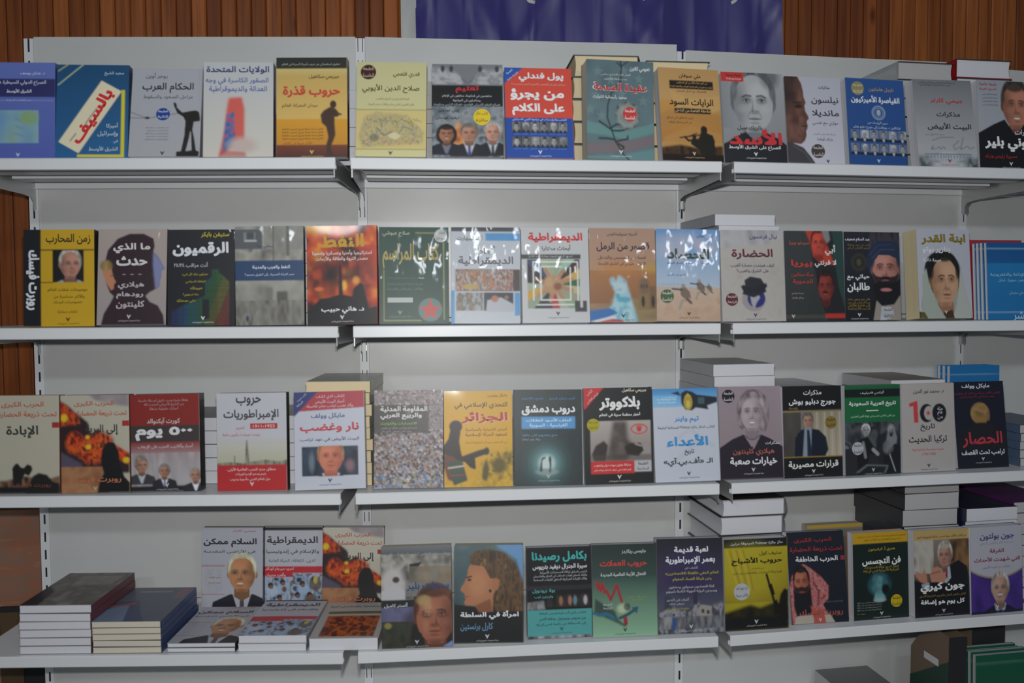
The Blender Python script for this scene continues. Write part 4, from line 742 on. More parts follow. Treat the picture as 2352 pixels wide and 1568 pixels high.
a.face(.15,.73,.085,.075,'9c7460','7c746c',suit='38363a',shirt='a8acb4',bald=.3,turn=.4); a.face(.48,.79,.075,.065,'98705c','74706c',suit='26262c',tie='44486c',bald=.3); a.face(.93,.84,.075,.065,'9c7464','948c84',suit='26262c',bald=.9,turn=-.3)
cover('C3', art=a, texts=[('يقظة مثيرة وسرد دقيق لمرحلة حاسمة',.12,.84,.065,'a08c8c',.4),('من التاريخ الأميركي الحديث كله',.2,.78,.105,'a08c8c',.4),('أحداث حقيقية مذهلة',.28,.70,.145,'a08c8c',.4),('كورت آيكنوالد',.24,.72,.275,'b8b0b0',1),('٥٠٠ يوم',.07,.90,.405,'c8c8cc',3,.14),('أسرار وأكاذيب الحرب على الإرهاب',.10,.90,.535,'b8a8a8',1)], logo=(.52,.935,'b0b4b8'), spine='2c2826', back='2c2826', t=.034, fin='w')
a = Art('b0b2ba'); a.g(.45,.72,'b0b0b4','a8a890'); a.g(.52,.74,'b0b0a8','a4a48c'); a.n(0,.67,1,.78,['2c3030','8c8c7c','3c403c'],26,4,5,1,2,a.m_p([(0,.71),(.2,.70),(.4,.715),(.42,.48),(.44,.48),(.46,.70),(.7,.68),(.9,.70),(1,.68),(1,.75),(0,.75)],1)); a.l([(.25,.64),(.25,.72)],.006,'4c4c4c'); a.r(0,.73,1,1,'a8282c'); a.r(0,.985,1,1,'8c3030')
cover('D3', art=a, texts=[('حروب',.28,.64,.085,'3c3e44',1.3,.095),('الإمبراطوريات',.10,.89,.225,'3c3e44',1.4,.115),('تحرير',.27,.40,.355,'b04448',.4),('روبرت غيروارث وأيرين مانيلا',.08,.62,.42,'b04448',.7)]+[(s,x0,x1,y,'c8b0b0',1) for s,x0,x1,y in (('منطلق جديد للحرب العالمية الأولى،',.14,.84,.775),('زعيم وسمو الإمبراطوريات',.26,.70,.825),('دول العالم الغربي مأسورة وحروب',.18,.76,.875))], extra=[('r',.48,.31,.87,.365,'a83438')], logo=(.50,.925,'c8b8b8',0), spine='34302e', back='34302e', t=.026, fin='w')
CV['D3']['texts'].append(('1911-1923',.52,.83,.338,'d0b8b8',.8,.03))
a = Art('b0b4c0'); a.p([(.28,0),(1,0),(1,.17),(0,.20),(0,.1)],'a03440'); a.p([(0,0),(.34,0),(0,.25)],'2a3468'); a.r(.10,.56,.90,.86,'1a2430'); a.n(.1,.56,.9,.86,['141c28','2c3c50','1c2834'],6,5,4,1,2)
a.r(.90,.5,1,.9,'b0b4c0'); a.clip = a.m_p([(.10,.555),(.9,.555),(.9,.865),(.10,.865)]); a.face(.51,.67,.165,.165,'b87058','a07850',suit='1c2430',shirt='b8bcc4',tie='902c34',bald=.2,lip='9c4c40',shade='9c5444'); a.e(.24,.72,.04,.10,'6c7c8c',.9,.7); a.e(.78,.76,.06,.06,'8c6c70',.9,.7); a.clip = None
cover('E3', art=a, texts=[('الكتاب الذي كشف',.32,.72,.055,'c4b0b4',.7),('أسرار البيت الأبيض',.30,.72,.10,'c4b0b4',.7),('وأثار غضب ترامب بنشر تفاصيله',.18,.84,.145,'c4b0b4',.7),('مايكل وولف',.24,.72,.25,'3a4680',1,.06),('نار وغضب',.08,.92,.37,'b04048',2,.105),('البيت الأبيض في عهد ترامب',.08,.92,.49,'3c4472',1,.055),('كتاب حديث',.03,.2,.055,'b0b8d0',.5,None,40),('الساعة',.03,.14,.12,'b0b8d0',.5,None,40)], logo=(.5,.91,'34405c'), spine='8c90a0', back='a8acb8', t=.03, fin='w', paper_='c')
a = Art('6c6462'); a.n(0,0,1,1,['4c4444','8c8080','6c605c','9c9ca4','7c5c50','54586c'],44,54,3,1,1); a.speck(0,.40,1,.95,['9c8070','a4a4ac','4c3c34','8c94a4','8c6c58','383034','b4acaa','5c4438','2c2628'],900,.013,5); a.speck(0,0,1,.16,['8c7c74','a8a4a8','5c504c','6c6464'],260,.011,6); a.speck(0,.84,1,1,['4c74a8','7c94ac','4c4440','8c8c70','a8a0a0','6c5c54'],150,.016,8); a.r(0,.15,.79,.44,'3a3836',1,.93)
cover('F3', art=a, texts=[('المقاومة المدنية',.09,.77,.195,'c4c4c4',1.8,.07),('والربيع العربي',.09,.69,.265,'c4c4c4',1.8,.07),('الانتصارات والكوارث',.09,.62,.34,'6ca438',1.2,.035),('تحرير آدم روبرتس، مايكل ج. ويليس',.10,.62,.385,'989490',.4),('روري مكارثي وتيموثي غارتون آش',.10,.54,.42,'989490',.4)], logo=(.5,.915,'b8b8b4'), spine='5c5854', back='4c4844', t=.03, fin='w')
a = Art('c09420'); a.g(0,.55,'bc9228','c49420'); a.g(.5,1,'c09418','b88c14'); a.n(0,0,1,1,['30300c','7c6c10','c0981c','201c14'],9,11,6,.95,3,a.m_p([(.55,.75),(.70,.62),(.85,.66),(1,.56),(1,1),(.40,1),(.50,.88)],6)); a.n(0,.9,1,1,['b08818','c49c1c','8c6c14'],14,10,3,.6)
K = '1e1a18'
a.e(.17,.37,.095,.065,K,.1); a.p([(.09,.40),(.24,.42),(.22,.52),(.24,.62),(.26,.68),(.5,.62),(.62,.60),(.62,.66),(.45,.70),(.46,.82),(.38,.80),(.3,.74),(.2,.74),(0,.66),(0,.56),(.06,.50)],K,1); a.e(.62,.63,.04,.04,K,.3); a.p([(0,.66),(.12,.68),(.24,.74),(.30,.90),(.20,.96),(.05,.92),(0,.80)],'5c3020',2); a.p([(.04,.74),(.26,.72),(.34,.93),(.14,.98)],'2c4034',1); a.l([(.06,.80),(.28,.78)],.012,'b0a89c'); a.l([(.1,.88),(.3,.87)],.008,'8c3030')
a.p([(.55,.92),(.56,.80),(.62,.70),(.66,.82),(.62,.94)],'4c420e',3); a.e(.80,.78,.10,.09,'54480e',.6)
cover('G3', art=a, texts=[('مايكل ويليس',.64,.93,.05,'5c4418',.6),('التحدي الإسلامي في',.15,.93,.155,'3c2c14',1,.075),('الجزائر',.26,.945,.285,'c8b49c',2.8,.12),('الجزائر',.25,.935,.28,'a42c28',2.2,.12),('الجذور التاريخية والسياسية',.31,.92,.405,'6c4c14',.6),('لصعود الحركة الإسلامية',.31,.92,.46,'5c3c14',.8),('من الاستعمار مرورا إلى المواجهة الحركية',.31,.92,.54,'8c4c1c',.5)], spine='8c6c1c', back='8c6c1c', t=.026, fin='m')
a = Art('1d2a2c'); a.n(0,0,1,1,['1a2426','222f32','1c282b'],5,7,3,.8,2)
for q, c in ((.42,'24383a'),(.33,'2e4a4c'),(.25,'44686a'),(.185,'5c8284'),(.13,'9cb8b8'),(.09,'b8c8c8')): a.e(.475,.77,q,q*.74,c,.35,.8)
a.e(.475,.86,.16,.035,'7c8c8c',.5); K = '20282a'
a.p([(.45,.70),(.46,.715),(.41,.74),(.405,.79),(.41,.85),(.37,.86),(.38,.78),(.40,.72)],K,1); a.p([(.51,.70),(.53,.695),(.54,.72),(.54,.80),(.53,.87),(.51,.87),(.515,.78),(.50,.73)],K,1); a.r(.11,.285,.90,.41,'4a88bc')
cover('H3', art=a, texts=[('كريستيان شينو',.52,.90,.095,'3c78a4',1,.03),('جورج مالبرونو',.11,.44,.095,'3c78a4',1,.03),('دروب دمشق',.11,.90,.215,'ccd0d4',2.2,.11),('الملف الأسود للعلاقات',.17,.84,.322,'b4ccdc',1.4,.045),('الفرنسية - السورية',.22,.78,.375,'b4ccdc',1.4,.045),('منع بعضهم كان خائفا',.12,.63,.48,'4c88b4',.8,.035),('ريفار بوير غيفارا',.12,.38,.52,'8c9494',.4)], logo=(.50,.91,'9ca4a4'), spine='182224', back='182224', t=.022, fin='w')
a = Art('17181a'); a.p([(.0,0),(.29,0),(.02,.22),(0,.22)],'b02c30'); a.r(.085,.345,.97,.765,'8c8684'); a.g(.345,.60,'a09a96','8c8480',.085,.97)
a.n(0,0,1,1,['2c2624','4c4440','645c58'],5,7,4,.95,3,a.m_p([(.42,.345),(.62,.345),(.64,.55),(.76,.62),(.60,.76),(.30,.76),(.36,.60)],7)); a.p([(.10,.69),(.16,.60),(.28,.55),(.34,.60),(.30,.76),(.14,.76)],'2e2826',2); a.p([(.58,.62),(.66,.58),(.82,.58),(.86,.66),(.78,.72),(.62,.70)],'2a2422',1); a.l([(.74,.59),(.82,.61)],.014,'8c8480'); a.r(.085,.70,.97,.765,'443c38',3,.6); a.r(0,.765,1,1,'17181a'); a.r(0,.3,.085,.78,'17181a')
a.e(.80,.435,.125,.055,'b83c3c',.05); a.e(.80,.435,.105,.042,'9c9692',.05); a.e(.80,.44,.035,.025,'b43434',.2)
for k in range(4): a.e(.765+.024*k,.405+.006*abs(k-1.5),.010,.012,'b43434',.3)
a.r(.085,.765,.72,.895,'b42c30'); a.r(.72,.765,.97,.88,'a8a8ac')
cover('I3', art=a, texts=[('جيريمي سكاهيل',.56,.92,.035,'d0c8b8',1,.05),('بلاكووتر',.22,.82,.165,'d4d4d4',3,.145),('أخطر منظمة سرية في العالم',.22,.82,.285,'d0d0d0',1.6,.05),('مرتزقة يغزون بيوت دول وشعوب',.13,.67,.805,'d0b8b0',.9,.032),('أيام نافذة في غرف الحكم بواشنطن',.13,.67,.855,'d0b8b0',.9,.032),('الطبعة',.77,.92,.795,'3c3c40',.6),('السادسة',.76,.93,.845,'3c3c40',.6),('كتاب',.03,.14,.05,'d0b0a8',.6,None,40),('الإعلام العالمي',.02,.24,.11,'d0b0a8',.6,None,40)],
      badges=[(.13,.385,.092,'9c941c','كتاب حائز','جائزة عالمية','5c5410')], logo=(.5,.93,'c8c4b4'), spine='1a1b1e', back='c0c4c8', t=.03, fin='m')
a = Art('b2b8c4'); a.g(0,.2,'3c80b8','7cacd0',0,1); a.p([(0,.10),(.30,.14),(.42,.23),(.7,.22),(1,.14),(1,.3),(0,.3)],'b2b8c4',6); a.r(0,.07,.38,.20,'6ca8d0',0,.85); a.p([(.28,.05),(.40,.03),(.44,.08)],'1c2c3c',1); a.p([(.44,.05),(.52,.02),(.62,.04),(.68,.07),(1,.10),(1,.155),(.84,.19),(.86,.235),(.76,.22),(.66,.21),(.60,.24),(.5,.23),(.44,.16)],'1a222c',1)
a.e(.545,.15,.068,.085,'a08c30',.06); a.e(.545,.17,.03,.04,'c0ac50',.3); a.p([(.49,.09),(.545,.05),(.60,.09)],'b09c3c'); a.r(.70,.10,.80,.17,'3c545c',1); a.l([(.2,.62),(.55,.44),(.9,.62)],.03,'a4a8b4',.35); a.l([(.3,.80),(.7,.55)],.04,'a4a8b4',.35)
cover('J3', art=a, texts=[('كتاب العام بحسب',.14,.37,.098,'d0dce4',.3),('The Washington Post',.06,.36,.118,'d0dce4',.3),('New York Times Book',.08,.36,.148,'d0dce4',.3),('تيم واينر',.32,.70,.335,'4884c0',1.8,.08),('الكاتب الحائز جائزة Pulitzer الصحافية الرفيعة',.06,.94,.42,'44484e',.8),('الأعداء',.19,.83,.56,'3c84bc',2.6,.13),('تاريخ',.46,.61,.685,'34383e',1.2,.07),('الـ «أف.بي.آي»',.13,.89,.785,'34383e',1.6,.10)], logo=(.52,.915,'3c4048'), spine='8c94a0', t=.026, fin='g')
a = Art('8c7c84', 108, 152); a.g(0,1,'8e8088','84787e'); HK = '6c5f64'
a.p([(.36,.10),(.44,.045),(.54,.03),(.66,.05),(.75,.11),(.80,.22),(.80,.34),(.77,.44),(.72,.50),(.62,.44),(.42,.44),(.35,.47),(.30,.42),(.28,.32),(.29,.20)],HK,1); a.n(0,0,1,1,['544a50','7c6e74','a0949a'],22,9,5,.75,2,a.m_p([(.36,.10),(.44,.045),(.54,.03),(.66,.05),(.75,.11),(.80,.22),(.80,.34),(.77,.44),(.72,.50),(.30,.42),(.28,.32),(.29,.20)],1))
a.p([(0,.66),(.20,.57),(.38,.52),(.5,.66),(.64,.52),(.8,.57),(1,.66),(1,1),(0,1)],'241e2a',1); a.p([(.38,.52),(.43,.44),(.60,.44),(.66,.52),(.54,.68)],'887a80',1)
a.face(.52,.285,.175,.205,'a0949a','6c5f64',body=False,bald=1,lip='6c5058',eye='28242c',brow='4c4248',shade='7c7078',smile=1)
a.n(0,0,1,1,['5c5258','8c7e84','a89ca0'],16,10,6,1,2,a.m_p([(.30,.30),(.33,.16),(.44,.07),(.58,.06),(.71,.14),(.74,.30),(.70,.24),(.64,.15),(.55,.12),(.44,.15),(.38,.20),(.345,.32)],1)); a.l([(.40,.535),(.47,.575),(.56,.575),(.64,.535)],.009,'4c444c',.8)
cover('K3', art=a, texts=[('مذكرات',.72,.95,.62,'c0bcc4',1,.04),('هيلاري كلينتون',.20,.86,.715,'a05c50',1,.085),('خيارات صعبة',.15,.90,.815,'ccccd0',1.8,.10)], badges=[(.155,.105,.10,'1e1c22',*K5,'c8c8cc')], logo=(.52,.905,'b8b8bc'), spine='242028', t=.03, fin='g')
a = Art('141518'); a.r(0,.265,1,.775,'6c6c6c'); a.g(.28,.775,'8c8474','a49c88',.5,1); a.n(0,.28,.3,.775,['3c3a38','4c4a46'],4,4,2,1)
for k in range(8): a.r(.5+.065*k,.28,.52+.065*k,.775,'b4b0a0' if k%2 else '74706a',1,.6)
a.clip = a.m_p([(0,.28),(1,.28),(1,.775),(0,.775)]); a.face(.42,.385,.082,.085,'9c7868','5c5650',suit='161c2c',shirt='8c98a8',tie='242c44',bald=.3); a.p([(.18,.78),(.20,.56),(.30,.48),(.40,.46),(.60,.48),(.72,.56),(.76,.70),(.70,.78)],'151b2a',1); a.p([(.36,.46),(.48,.46),(.46,.78),(.32,.78)],'7c8898',1); a.p([(.40,.48),(.44,.48),(.48,.78),(.40,.78)],'1c2438',0); a.clip = None; a.r(0,.272,1,.285,'8c7434'); a.r(0,.77,1,.782,'8c7434')
cover('L3', art=a, texts=[('مذكرات',.35,.66,.075,'c8ccd0',1,.065),('جورج دبليو بوش',.10,.90,.18,'d0d4d8',1.6,.085),('يقدمه',.10,.25,.24,'8c7434',.5),('قرارات مصيرية',.07,.92,.86,'ccd0d0',1.6,.09)], badges=[(.81,.405,.10,'7c6a30','الطبعة','الثانية','2c2410')], logo=(.5,.935,'b8bcc0'), spine='141518', t=.028, fin='w')
a = Art('1c5c38'); a.r(0,0,1,.04,'1c5c38'); a.r(0,.045,1,.135,'141a1c'); a.r(0,.135,1,.41,'1a5e38'); a.r(0,.41,1,1,'26282c'); a.n(0,.41,1,.7,['2c2e34','4c5056','1c1e22','6c7076'],7,6,4,1,2); a.p([(.55,.7),(.58,.56),(.9,.5),(1,.6),(1,.95),(.6,.95)],'22252a',2)
a.face(.37,.505,.07,.065,'8c8c8c','b8b8b8',body=False,bald=.6,turn=.4,eye='202020',lip='606060'); a.p([(.22,1),(.20,.72),(.27,.60),(.40,.57),(.48,.66),(.58,.74),(.60,.80),(.44,.76),(.40,.90),(.30,1)],'17181b',1); a.l([(.32,.64),(.36,.8)],.025,'74787c'); a.l([(.5,.72),(.58,.77)],.03,'8c8c8c')
a.e(.83,.50,.07,.06,'7c7c7c',.2); a.p([(.78,.47),(.88,.46),(.94,.60),(.90,.76),(.74,.76),(.74,.62)],'74787c',2); a.face(.83,.52,.045,.045,'787878','8c8c8c',body=False,eye='202020',beard='2c2c2c'); a.p([(.68,.78),(.90,.66),(1,.70),(1,1),(.7,1)],'1a1b1f',1); a.l([(.80,.78),(.90,.97)],.008,'a0a4a8'); a.n(.66,.62,.86,.78,['8c9094','4c5054'],8,8,3,.7,2,a.m_e(.77,.70,.09,.07,.6))
a.p([(.18,.97),(.38,.88),(.78,.90),(.72,.99)],'5c6064',1); a.p([(.22,.98),(.40,.90),(.74,.915),(.68,1)],'1f2226',1)
cover('M3', art=a, texts=[('أليكسي فاسيلييف',.27,.70,.085,'b8bcbc',1,.045),('تاريخ العربية السعودية',.07,.92,.21,'ccd0d0',1.8,.065),('من القرن الثامن عشر وحتى نهاية القرن العشرين',.10,.90,.345,'a8c0b0',.8)], extra=[('r',.38,.277,.60,.290,'c0c8c0')], badges=[(.22,.70,.105,'a4a8b0','الطبعة',K5[1],'3c4044')], logo=(.5,.945,'a8acb0'), spine='1a4430', t=.026, fin='g')
a = Art('a4a09e'); a.p([(.14,.22),(.30,.19),(.31,.44),(.23,.44),(.22,.25),(.15,.26)],'b83c3c'); a.e(.47,.335,.13,.105,'1c1c24',.04); a.e(.515,.335,.095,.08,'a4a09e',.04); star(a,.50,.335,.05,'b43434'); a.e(.71,.335,.135,.105,'1c1c24',.04); a.e(.50,.34,.03,.03,'b43434',.1,0)
cover('N3', art=a, texts=[('د. محمد نور الدين',.22,.80,.09,'3c3c40',.7),('مئة',.67,.77,.285,'b4b4b8',.8),('عام',.67,.77,.335,'b4b4b8',.8),('من',.67,.77,.39,'b4b4b8',.8),('تاريخ',.34,.62,.495,'343438',1,.09),('تركيا الحديث',.12,.84,.635,'343438',1.2,.095),('سيرة سياسية واجتماعية',.18,.78,.745,'b05050',.7,.035),('(1920-1938)',.36,.62,.80,'b05050',.5)], logo=(.49,.93,'34343c'), spine='9c9896', t=.024, fin='m')
a = Art('15182a'); a.g(0,1,'14172a','181a26'); a.n(0,0,1,1,F:=['6c5434','9c7c4c','7c6038'],3,12,5,1,3,a.m_e(.50,.37,.185,.125,.12)); a.e(.66,.40,.03,.06,'7c5c48',.3); a.p([(.34,.40),(.62,.42),(.60,.50),(.42,.49)],'8c6c3c',3); a.p([(.06,.66),(.22,.56),(.42,.48),(.58,.48),(.80,.55),(.98,.62),(1,.80),(0,.80)],'1c1c22',2)
cover('O3', art=a, texts=[('مايكل وولف',.17,.72,.055,'c0c4cc',1.6,.06),('الكتاب الأكثر مبيعا من كتابه نار وغضب',.02,.92,.135,'882c34',.8,.035),('يصدر حديثا في مئة وخمسة دول',.12,.80,.18,'882c34',.8,.035),('الحصار',.11,.90,.675,'a83440',1.6,.18),('ترامب تحت القصف',.08,.93,.825,'bcc0c8',2,.075)], logo=(.5,.90,'b0b4bc'), spine='12141e', t=.03, fin='w')
# --- fourth shelf
a = Art('a6a8b2',108,152); a.face(.66,.56,.215,.22,'b07c58','b0b098',suit='24242c',shirt='a8acb4',tie='4c4450',bald=.75,turn=-.3,lip='9c5444',smile=1); a.r(0,.45,.38,.47,'a86868',0,.7); a.r(0,.80,.38,.815,'a86868',0,.6); a.n(.06,.5,.34,.79,['a8a8ac','8c8c90'],26,26,4,.35); a.r(.09,.59,.31,.68,'a8a8ae')
cover('A4', art=a, texts=[('جيمي كارتر',.50,.89,.04,'a04450',.8,.035),('السلام ممكن',.03,.90,.18,'34363e',1.8,.11),('في الأراضي المقدسة',.03,.88,.29,'4c4e58',.9,.055),('رئيس الولايات',.11,.31,.60,'7c5050',.4),('المتحدة الأميركية',.11,.31,.665,'7c5050',.4)], spine='2c2c30', back='2c2c30', t=.022, fin='g')
a = Art('acaeb6'); a.r(0,0,1,.035,'2c2c30'); a.r(0,.49,1,.575,'b03038'); a.r(0,.575,.5,.625,'b03038'); a.n(0,.58,1,1,['3c4450','7c94b0','a8b4c4','5c4c44','8ca4c0','2c3038'],9,8,4,1,2,a.m_p([(.5,.58),(1,.58),(1,1),(0,1),(0,.63),(.5,.63)]))
for x, y in ((.15,.80),(.35,.76),(.30,.95),(.68,.78),(.88,.72),(.6,.92),(.8,.92)): a.e(x,y,.11,.08,['94acc8','a8b8cc','5c544c'][int(x*10)%3],.4,.9); a.e(x-.02,y-.07,.045,.035,'2c2420',.3); a.e(x-.01,y-.05,.035,.025,'7c5444',.4)
a.e(.88,.66,.035,.05,'b0a44c',.5); a.e(.36,.78,.04,.035,'6c4c3c',.4)
cover('B4', art=a, texts=[('الديمقراطية',.07,.92,.165,'3c3e46',1.6,.115),('والإسلام في إندونيسيا',.06,.94,.31,'54565e',1,.07),('الدين، الثقافة، الحياة العامة',.10,.88,.42,'64666e',.5),('تحرير: ميرجام كونكلر',.04,.52,.525,'d0b0b4',1),('وألفرد ستيبان',.04,.38,.595,'d0b0b4',1)], spine='1c1c20', back='1c1c20', t=.022, fin='g')
CV['C4'] = dict(CV['B3']); a = Art('b0ac9e'); explosion(a); CV['C4']['art'] = a
a = Art('6c6864',108,152); a.g(0,.12,'64686c','3c4044'); a.n(0,.08,1,.52,['2c2c2c','5c5c58','98948c','40403c'],4,6,8,1,3); a.e(.16,.36,.17,.16,'a8a4a4',.6); a.p([(0,.44),(.2,.38),(.34,.44),(.34,.53),(0,.53)],'a8a8ac',3); a.e(.21,.33,.05,.03,'34302e',.5); a.p([(.40,.18),(.58,.16),(.50,.24),(.42,.32)],'141414',1); a.r(.34,.34,1,.50,'6c6c6e',2,.8); a.n(.4,.2,1,.36,['6c685c','7c6c54','5c5850'],4,3,5,.8); a.r(0,.53,.48,.60,'181a1e'); a.n(0,.60,.5,.76,['4c4c68','5c5c7c','3c3c50'],4,3,2,1); a.n(0,.74,.6,1,['1c1e1c','34362c','24261f'],5,5,3,1,2); a.e(.09,.78,.05,.03,'7c7440',.5)
a.r(.46,.5,1,1,'241a18',1); a.face(.76,.70,.27,.275,'8c5844','4c2c1c',body=False,bald=.35,turn=-.1,lip='7c3c34',brow='2c1814',shade='5c3428'); a.e(.60,.54,.10,.05,'9c8858',.6,.8); a.p([(.86,1),(1,.94),(1,1)],'6c84b8',1); a.p([(.56,.86),(.62,1),(.46,1),(.46,.84)],'1c1e1c',2); a.e(.66,.62,.06,.06,'b08868',.8,.6); a.e(.63,.80,.05,.06,'9c6c50',.8,.6)
cover('D4', art=a, texts=[('المستشار الإعلامي لرئيس الوزراء البريطاني',.08,.92,.085,'8c9094',.5),('سنوات بلير',.36,.96,.40,'1f3a6c',1.2,.09),('ألستر كامبل',.04,.37,.58,'b8bcc0',1,.05)], logo=(.5,.945,'a8acb0'), spine='2c2c30', back='b0a890', t=.034, fin='g', paper_='p')
a = Art('44585c',108,152); a.g(0,.6,'587074','2c3c40'); a.n(0,0,1,.6,['5c7478','34484c','485c60'],3,3,6,.6,2); a.p([(.60,0),(1,0),(1,.40),(.9,.15)],'5c88b4',5); a.p([(0,.60),(.4,.64),(1,.5),(1,1),(0,1)],'15191a',3)
HRC = ['34281c','4c3a26','60482e','3a2a1c','7c6238']
a.n(0,0,1,1,HRC,26,8,4,1,2,a.m_p([(.22,.12),(.30,.06),(.50,.04),(.74,.08),(.92,.22),(1,.40),(1,.68),(.60,.68),(.48,.40),(.40,.24),(.24,.20)],3))
a.p([(.23,.20),(.40,.18),(.52,.34),(.66,.36),(.56,.52),(.56,.68),(.38,.68),(.30,.62),(.16,.615),(.14,.58),(.17,.555),(.145,.53),(.155,.50),(.09,.46),(.095,.44),(.15,.38),(.19,.30),(.20,.24)],'a06c4c',1); a.e(.34,.40,.12,.12,'ac7854',.8); a.p([(.30,.62),(.52,.55),(.56,.68),(.36,.69)],'7c4c34',3); a.e(.60,.40,.05,.065,'9c6444',.3); a.l([(.18,.33),(.25,.32)],.01,'34241c'); a.e(.22,.355,.03,.012,'2c201c',.4); a.l([(.145,.53),(.20,.525)],.007,'7c3c34'); a.e(.52,.47,.02,.018,'1c2c28',.3)
a.n(0,0,1,1,HRC,24,9,8,1,2,a.m_p([(.24,.12),(.5,.05),(.74,.10),(.68,.34),(.62,.33),(.54,.34),(.46,.22),(.25,.20)],2))
cover('E4', art=a, texts=[('امرأة في السلطة',.09,.93,.715,'ccd0d4',2,.09),('كارل برنستين',.09,.56,.835,'5c84a4',1,.085)], logo=(.48,.935,'b8bcc0'), spine='14181a', back='a8a49c', t=.04, fin='w', paper_='p')
a = Art('16181b'); a.r(0,.42,1,.47,'2c2a30'); a.n(.3,.52,1,.66,['141518','34302c','1c1e22'],9,5,4,1,2)
for x, c in ((.52,'8c6450'),(.66,'94685c'),(.74,'5c7c8c'),(.90,'a8a4a8')): a.e(x,.59,.03,.05,c,.5)
a.n(.0,.59,.28,.68,['8c8c90','5c5c60','a8a8ac'],14,8,3,1,2,a.m_p([(0,.60),(.26,.58),(.28,.68),(0,.68)],1)); a.r(0,.685,1,.97,'4c9494'); a.n(0,.97,1,1,['34343c','a0a0a8'],14,2,3,1)
cover('F4', art=a, texts=[('بكامل رصيدنا',.08,.93,.105,'3ca09c',2.4,.12),('سيرة الجنرال ديفيد بتريوس',.09,.93,.215,'c4c8cc',1.6,.065)]+[(s,x0,.93,y,'a4a8ac',.7) for s,x0,y in (('الرئيس السابق لوكالة الاستخبارات الأميركية',.20,.275),('والقائد السابق لقوات التحالف في العراق وأفغانستان',.10,.315),('وقائد القيادة المركزية السابق للقوات المسلحة',.10,.355))]+[('بولا برودويل',.08,.43,.475,'4c9c9c',1.3,.05),('وفيرنون لوب',.11,.40,.54,'4c9c9c',.9,.035)]+[(s,x0,.90,y,'1c4c50',1,.04) for s,x0,y in (('الكتاب الذي أتت إليه قصص العلاقة',.18,.725),('بين بتريوس وبرودويل، ودفعه الثمن',.18,.785),('إلى الاستقالة من رئاسة السي.آي.إيه',.13,.845))], logo=(.53,.90,'24585c'), spine='14181a', back='14181a', t=.022, fin='w')
a = Art('44584e'); a.g(0,.35,'20302e','2c4440'); a.g(.35,1,'304a44','80a88c'); a.g(.0,.35,'1f2c2c','304440')
a.l([(.06,.40),(.09,.48),(.10,.42),(.13,.50),(.16,.42),(.19,.52),(.22,.50),(.28,.60),(.38,.44),(.48,.70)],.020,'902c30'); a.l([(.5,.80),(.51,.86)],.03,'902c30'); a.p([(.04,.58),(.20,.66),(.34,.72),(.40,.82),(.52,.88),(.50,.90),(.34,.84),(.16,.78),(.02,.74)],'1c2a2c',3,.8)
a.e(.46,.70,.10,.065,'7c9474',.2); a.e(.46,.70,.075,.045,'a4b49c',.6); a.p([(0,.72),(.10,.745),(.20,.73),(.30,.76),(.37,.815),(.30,.81),(.22,.77),(.10,.78),(0,.75)],'2c6480',1); a.l([(.42,.80),(.55,.76),(.66,.71)],.022,'2c4c5c'); a.p([(.60,.69),(.71,.68),(.68,.76)],'2c5468'); a.e(.53,.68,.05,.04,'1c2424',.4,.7)
cover('G4', art=a, texts=[('جايمس ريكاردز',.46,.84,.08,'b0b8b4',1.2,.05),('حروب العملات',.12,.85,.21,'b03c34',2.2,.085),('افتعال الأزمة العالمية الجديدة',.13,.83,.325,'b8c0bc',1.2,.055),('صناع ألعاب المال',.54,.83,.575,'7c9444',.5),('معركة دموية',.60,.78,.605,'7c9444',.5),('الطبعة',.16,.30,.65,'a8acac',.8,.03),('الرابعة',.16,.30,.69,'a8acac',.8,.03)], logo=(.50,.93,'2c443c'), spine='24342f', t=.022, fin='m')
a = Art('23222e'); a.g(0,.55,'1c1c26','3c3650'); a.e(.45,.40,.35,.24,'342c52',.8); a.g(.5,.8,'34324c','4c5060'); a.e(.45,.38,.28,.20,'30284c',.8); a.n(0,.62,1,1,['2c2e38','5c606c','8c8c90','444852','3c3c44'],10,9,6,1,3,a.m_p([(0,.76),(.2,.72),(.4,.76),(.6,.68),(.8,.72),(1,.68),(1,1),(0,1)],5)); a.p([(.60,.74),(.66,.70),(.82,.72),(.80,.84),(.62,.84)],'8c8884',1); a.r(.66,.75,.70,.79,'34343c'); a.r(.74,.76,.78,.80,'34343c'); a.n(0,.82,1,.95,['6c7078','3c3e46','8c8c8c'],14,6,8,.8,2)
a.r(.10,.60,.2,.74,'34384a',2); a.r(.54,.56,.6,.7,'2c2c40',2); a.e(.24,.80,.015,.015,'1c1c24',.3); a.p([(.21,.83),(.27,.83),(.27,.90),(.26,.97),(.21,.97)],'2c4c7c',1)
cover('H4', art=a, texts=[('لعبة قديمة',.26,.78,.12,'ccd0d4',2,.075),('بعمر الإمبراطورية',.13,.88,.23,'ccd0d4',2,.09),('تكشف عن',.42,.62,.31,'a4a8ac',.6),('العالم الخفي «للقتلة الاقتصاديين»',.12,.93,.37,'a09c30',1,.045),('وعن شبكة الفساد المعولم',.23,.82,.43,'a09c30',1,.045),('قتلة اقتصاديون مرموقون ومختفون',.17,.86,.51,'a4a4ac',.8),('ويسردون الرواية المهولة الكاملة بأعينهم',.13,.90,.555,'a4a4ac',.8),('أشرف على التحرير',.13,.47,.64,'a4a4ac',.7),('ستيفن هياف',.17,.40,.685,'a4a4ac',.7),('مقدمة: جون بيركنز',.12,.47,.735,'8c8c34',.7)], logo=(.5,.93,'b0b4b8'), spine='1c1c24', back='1c1c24', t=.028, fin='w')
a = Art('948a1c'); a.r(0,0,1,.095,'16171a'); a.g(.095,.7,'a09420','7c6c18'); a.e(.35,.4,.5,.3,'a89c28',.9,.6)
